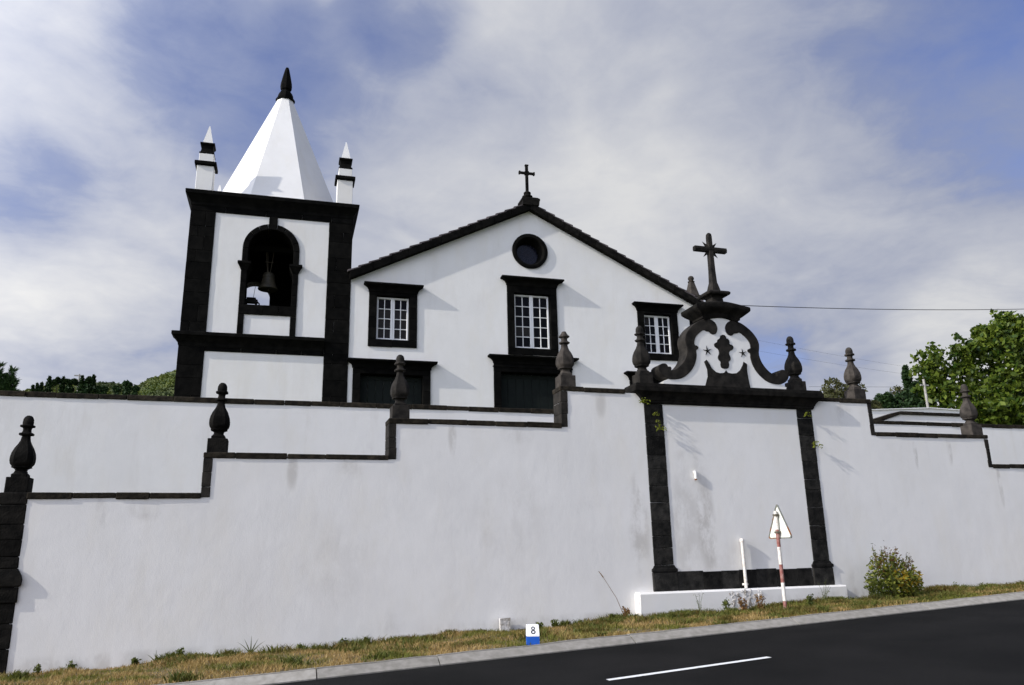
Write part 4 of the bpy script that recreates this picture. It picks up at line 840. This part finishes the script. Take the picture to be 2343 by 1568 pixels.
def tree(name, label, D, top, halfw, m, cat='tree', kind='cone', k=700, ls=.14, base=FLOOR, group=None, shell=.3, lean=0):
    """a tree given by where its tip shows and how wide it is in pixels; it stands at depth D on the ground there"""
    p = onY(*top, D); sc_ = (onY(top[0]+10, top[1], D)-p).length/10; R_ = halfw*sc_; H = p.z-base
    t = tag(empty(name, (p.x, D, base)), label, cat, group)
    tube('trunk', [(0, 0, -.2), (.02*H, 0, H*.5), (lean*H, 0, H*.93)], max(.06, H*.022), 'bark', t, 7, .02)
    if kind == 'cone':
        z = RNG.uniform(.12, 1, k)**.8; r = R_*(1-z)**.75*(.75+.35*np.sin(z*38+RNG.uniform(0, 6))) + R_*.08; a = RNG.uniform(0, 6.283, k); rr = r*np.sqrt(RNG.uniform(.15, 1.1, k))
        P = np.stack([rr*np.cos(a)+lean*H*z, rr*np.sin(a), z*H], 1)
    else:
        n_ = 9; c = [(random.uniform(-.6, .6)*R_, random.uniform(-.5, .5)*R_, H-R_*random.uniform(.5, 1.5)) for _ in range(n_)]+[(0, 0, H-R_*.45)]; P = lobes(k, c, [R_*random.uniform(.35, .55) for _ in range(n_)]+[R_*.4], shell)
        if kind == 'bush': P[:, 2] = np.maximum(P[:, 2]*1.0, 0); Q = lobes(k//2, [(0, 0, H*.4)], [(R_*.9, R_*.8, H*.45)], .3); P = np.concatenate([P, Q])
    leaves('crown', P, ls, m, t, .15, .5); return t
tree('slender_conifer', 'slender dark conifer with pointed top left of the broad-leaved tree', 36, (2070, 838), 30, 'conifer', kind='cone', k=3000, ls=.14)
tree('dark_evergreen', 'rounded dark evergreen beside the slender conifer', 37, (2095, 868), 30, 'conifer', kind='bush', k=2600, ls=.14)
tree('dark_evergreen', 'low round dark bush-like tree left of the slender conifer', 35, (2027, 897), 24, 'conifer', kind='bush', k=2200, ls=.13)
tree('dark_evergreen', 'low green bush just right of the step-down finial', 34, (2000, 918), 18, 'grey_tree', kind='bush', k=1200, ls=.13)
tree('dark_evergreen', 'dense dark bush in front of the slender conifer', 34.5, (2062, 892), 42, 'conifer', kind='bush', k=3000, ls=.13)
tree('dark_evergreen', 'dense dark bush at the foot of the pale utility pole', 34, (2092, 892), 36, 'conifer', kind='bush', k=2600, ls=.13)
tree('bare_shrub', 'thin twiggy shrub between the low dark bushes', 36, (2050, 880), 14, 'grey_tree', kind='ball', k=160, ls=.10)
tree('open_crowned_tree', 'small grey-green tree with open crown behind the gateway end', 34, (1905, 868), 34, 'grey_tree', kind='ball', k=1500, ls=.10, shell=.7)
tree('open_crowned_tree', 'thin grey-green tree partly behind the step-down finial', 34, (1945, 872), 26, 'grey_tree', kind='ball', k=700, ls=.10, shell=.7)
tree('dark_evergreen', 'low dark hedge-like tree under the open-crowned tree', 33, (1890, 900), 30, 'grey_tree', kind='bush', k=1200, ls=.12)
up_ = onY(2112, 868, 31.0); ut = tag(empty('utility_pole', (up_.x, 31.0, FLOOR)), 'pale utility pole standing between the conifer and the broad-leaved tree', 'pole')
tube('pole_shaft', [(0, 0, -.3), (0, 0, up_.z-FLOOR)], .085, 'pole_wood', ut, 10, .06); box('pole_bracket', -.25, .25, -.04, .04, up_.z-FLOOR-.35, up_.z-FLOOR-.28, 'pole_wood', ut, .01)
def wire(name, pts, r, label):
    a = Vector(pts[0]); o = tag(empty(name, a), label, 'wire', 'overhead wires'); P = []
    for i in range(25): t = i/24; q = Vector(pts[0])*(1-t)+Vector(pts[1])*t; P.append(tuple(q-a-Vector((0, 0, pts[2]*4*t*(1-t)))))
    tube('cable', P, r, mat_w, o, 5)
mat_w = mat_plain('cable_sheath', (.05, .05, .055), .6)
wire('overhead_cable', (onY(1640, 697, 25.2), onY(2700, 690, 30), .35), .016, 'thick dark cable running from the church corner over the sky')
wire('overhead_wire', (onY(1690, 770, 45), onY(2115, 846, 45), .1), .005, 'thin upper wire reaching the pale utility pole'); wire('overhead_wire', (onY(1690, 795, 45), onY(2115, 862, 45), .1), .005, 'thin lower wire reaching the pale utility pole')
wire('overhead_wire', (onY(1850, 885, 48), onY(2110, 886, 48), .0), .010, 'wire low over the bushes near the pale pole')
# ------------------------------------------------------------------ beyond the walls: left side, hill and trees
HD = 240.0
prof = [(-700, 905), (-250, 905), (-60, 903), (30, 898), (75, 890), (120, 882), (190, 874), (260, 876), (300, 884), (320, 880), (340, 868), (360, 862), (385, 853), (405, 845), (450, 826), (520, 800), (640, 775), (800, 790), (1000, 860), (1250, 930), (1600, 990), (2400, 1010)]
V = []; F = []; nj = 14
for (px_, py) in prof:
    q = onY(px_, py, HD)
    for j in range(nj):
        t = j/(nj-1); D = 70+(HD-70)*t; z = FLOOR-.5+(q.z-FLOOR+.5)*(t**1.15)+(random.uniform(-.6, .6) if 0 < j < nj-1 else 0); V.append((q.x*(D/HD), D, z))
    V.append((q.x*1.6, HD*1.6, q.z*.8)); 
nj += 1
F = [(i*nj+j, (i+1)*nj+j, (i+1)*nj+j+1, i*nj+j+1) for i in range(len(prof)-1) for j in range(nj-1)]
hill = struct(obj('hill', V, F, 'hill', None, True))
# scrub covering the visible flank
k = 30000; me = hill.data; pts = []
vv = np.array(V).reshape(len(prof), nj, 3)
pi = np.interp(RNG.uniform(-20, 470, k), [p[0] for p in prof], range(len(prof))); tj = RNG.uniform(3, nj-2.001, k)
i0 = pi.astype(int); j0 = tj.astype(int); fi = (pi-i0)[:, None]; fj = (tj-j0)[:, None]
P = vv[i0, j0]*(1-fi)*(1-fj)+vv[i0+1, j0]*fi*(1-fj)+vv[i0, j0+1]*(1-fi)*fj+vv[i0+1, j0+1]*fi*fj; P[:, 2] += RNG.uniform(-.5, .25, k)
o = leaves('scrub', P, .50, 'scrub', None, .5, .6); struct(o, 'stuff'); o['label'] = 'green scrub covering the distant hillside'
gT = 'small trees on the far slope beyond the terrace wall'; lT = 'small dark tree in the row on the far slope beyond the terrace wall'
for (px_, py, hw, b) in ((122, 870, 7, 'ball'), (146, 863, 6, 'cone'), (158, 868, 7, 'ball'), (172, 867, 7, 'ball'), (189, 861, 8, 'cone'), (205, 861, 9, 'ball'), (215, 859, 7, 'cone'), (114, 862, 8, 'cone'), (132, 864, 8, 'ball'), (96, 876, 5, 'cone'), (86, 878, 5, 'cone'), (76, 882, 5, 'cone'), (292, 871, 10, 'bush'), (240, 884, 8, 'bush'), (268, 883, 8, 'bush'), (196, 877, 12, 'bush'), (160, 881, 10, 'bush'), (225, 883, 7, 'bush'), (310, 882, 7, 'bush')):
    p = onY(px_, py+24, 150); tree('small_tree', {'cone': 'small pointed dark tree in the row on the far slope beyond the terrace wall', 'ball': 'small dark tree with rounded head among the pointed trees on the far slope', 'bush': 'low rounded green bush under the row of trees on the far slope'}[b], 150, (px_, py), hw*(1.55 if b == 'cone' else 1.1), 'conifer' if b != 'bush' else 'pine', kind=b, k=650, ls=.30, base=max(FLOOR, p.z-2), group=gT)
pp_ = onY(182, 856, 190); q = tag(empty('utility_pole', (pp_.x, 190, pp_.z-7)), 'far utility pole with crossarm above the row of small trees', 'pole')
tube('pole_shaft', [(0, 0, 0), (0, 0, 7)], .22, 'pole_wood', q, 6, .15); box('crossarm', -1.0, .9, -.1, .1, 6.5, 6.75, 'pole_wood', q, 0); box('crossarm', -.7, .6, -.1, .1, 5.6, 5.8, 'pole_wood', q, 0)
# pine with upright fuzzy shoots at the left edge
pn = onY(6, 905, 27); pine = tag(empty('young_pine', (pn.x-.3, 27, FLOOR)), 'young pine with fuzzy upright shoots beyond the terrace wall', 'tree')
tube('trunk', [(0, 0, -.2), (0, 0, 2.4)], .07, 'bark', pine, 7, .04)
for (px_, py, bx_, bz_) in ((3, 832, -.1, 1.4), (31, 843, .2, 1.2), (6, 855, 0, 1.3), (22, 862, .1, 1.2), (36, 868, .2, 1.1), (24, 884, .2, 1.0), (14, 880, 0, 1.0), (33, 893, .3, .9), (-12, 850, -.3, 1.3), (-25, 840, -.4, 1.4), (4, 893, .1, .9)):
    e = np.array(onY(px_, py, 27)-Vector((pn.x-.3, 27, FLOOR))); s_ = np.array([bx_, 0, bz_]); tube('branch', [tuple(s_), tuple((s_+e)/2+np.array([.03, 0, -.05])), tuple(e)], .03, 'bark', pine, 5, .012)
    k = 420; t = RNG.uniform(.25, 1.02, (k, 1)); ax = (e-s_)/np.linalg.norm(e-s_); d = RNG.normal(size=(k, 3)); d -= (d@ax)[:, None]*ax; d /= np.linalg.norm(d, axis=1)[:, None]
    leaves('needle_tuft', s_+(e-s_)*t+d*.085, .105, 'pine', pine, .2, .17, dirs=d*.8+ax*.7)
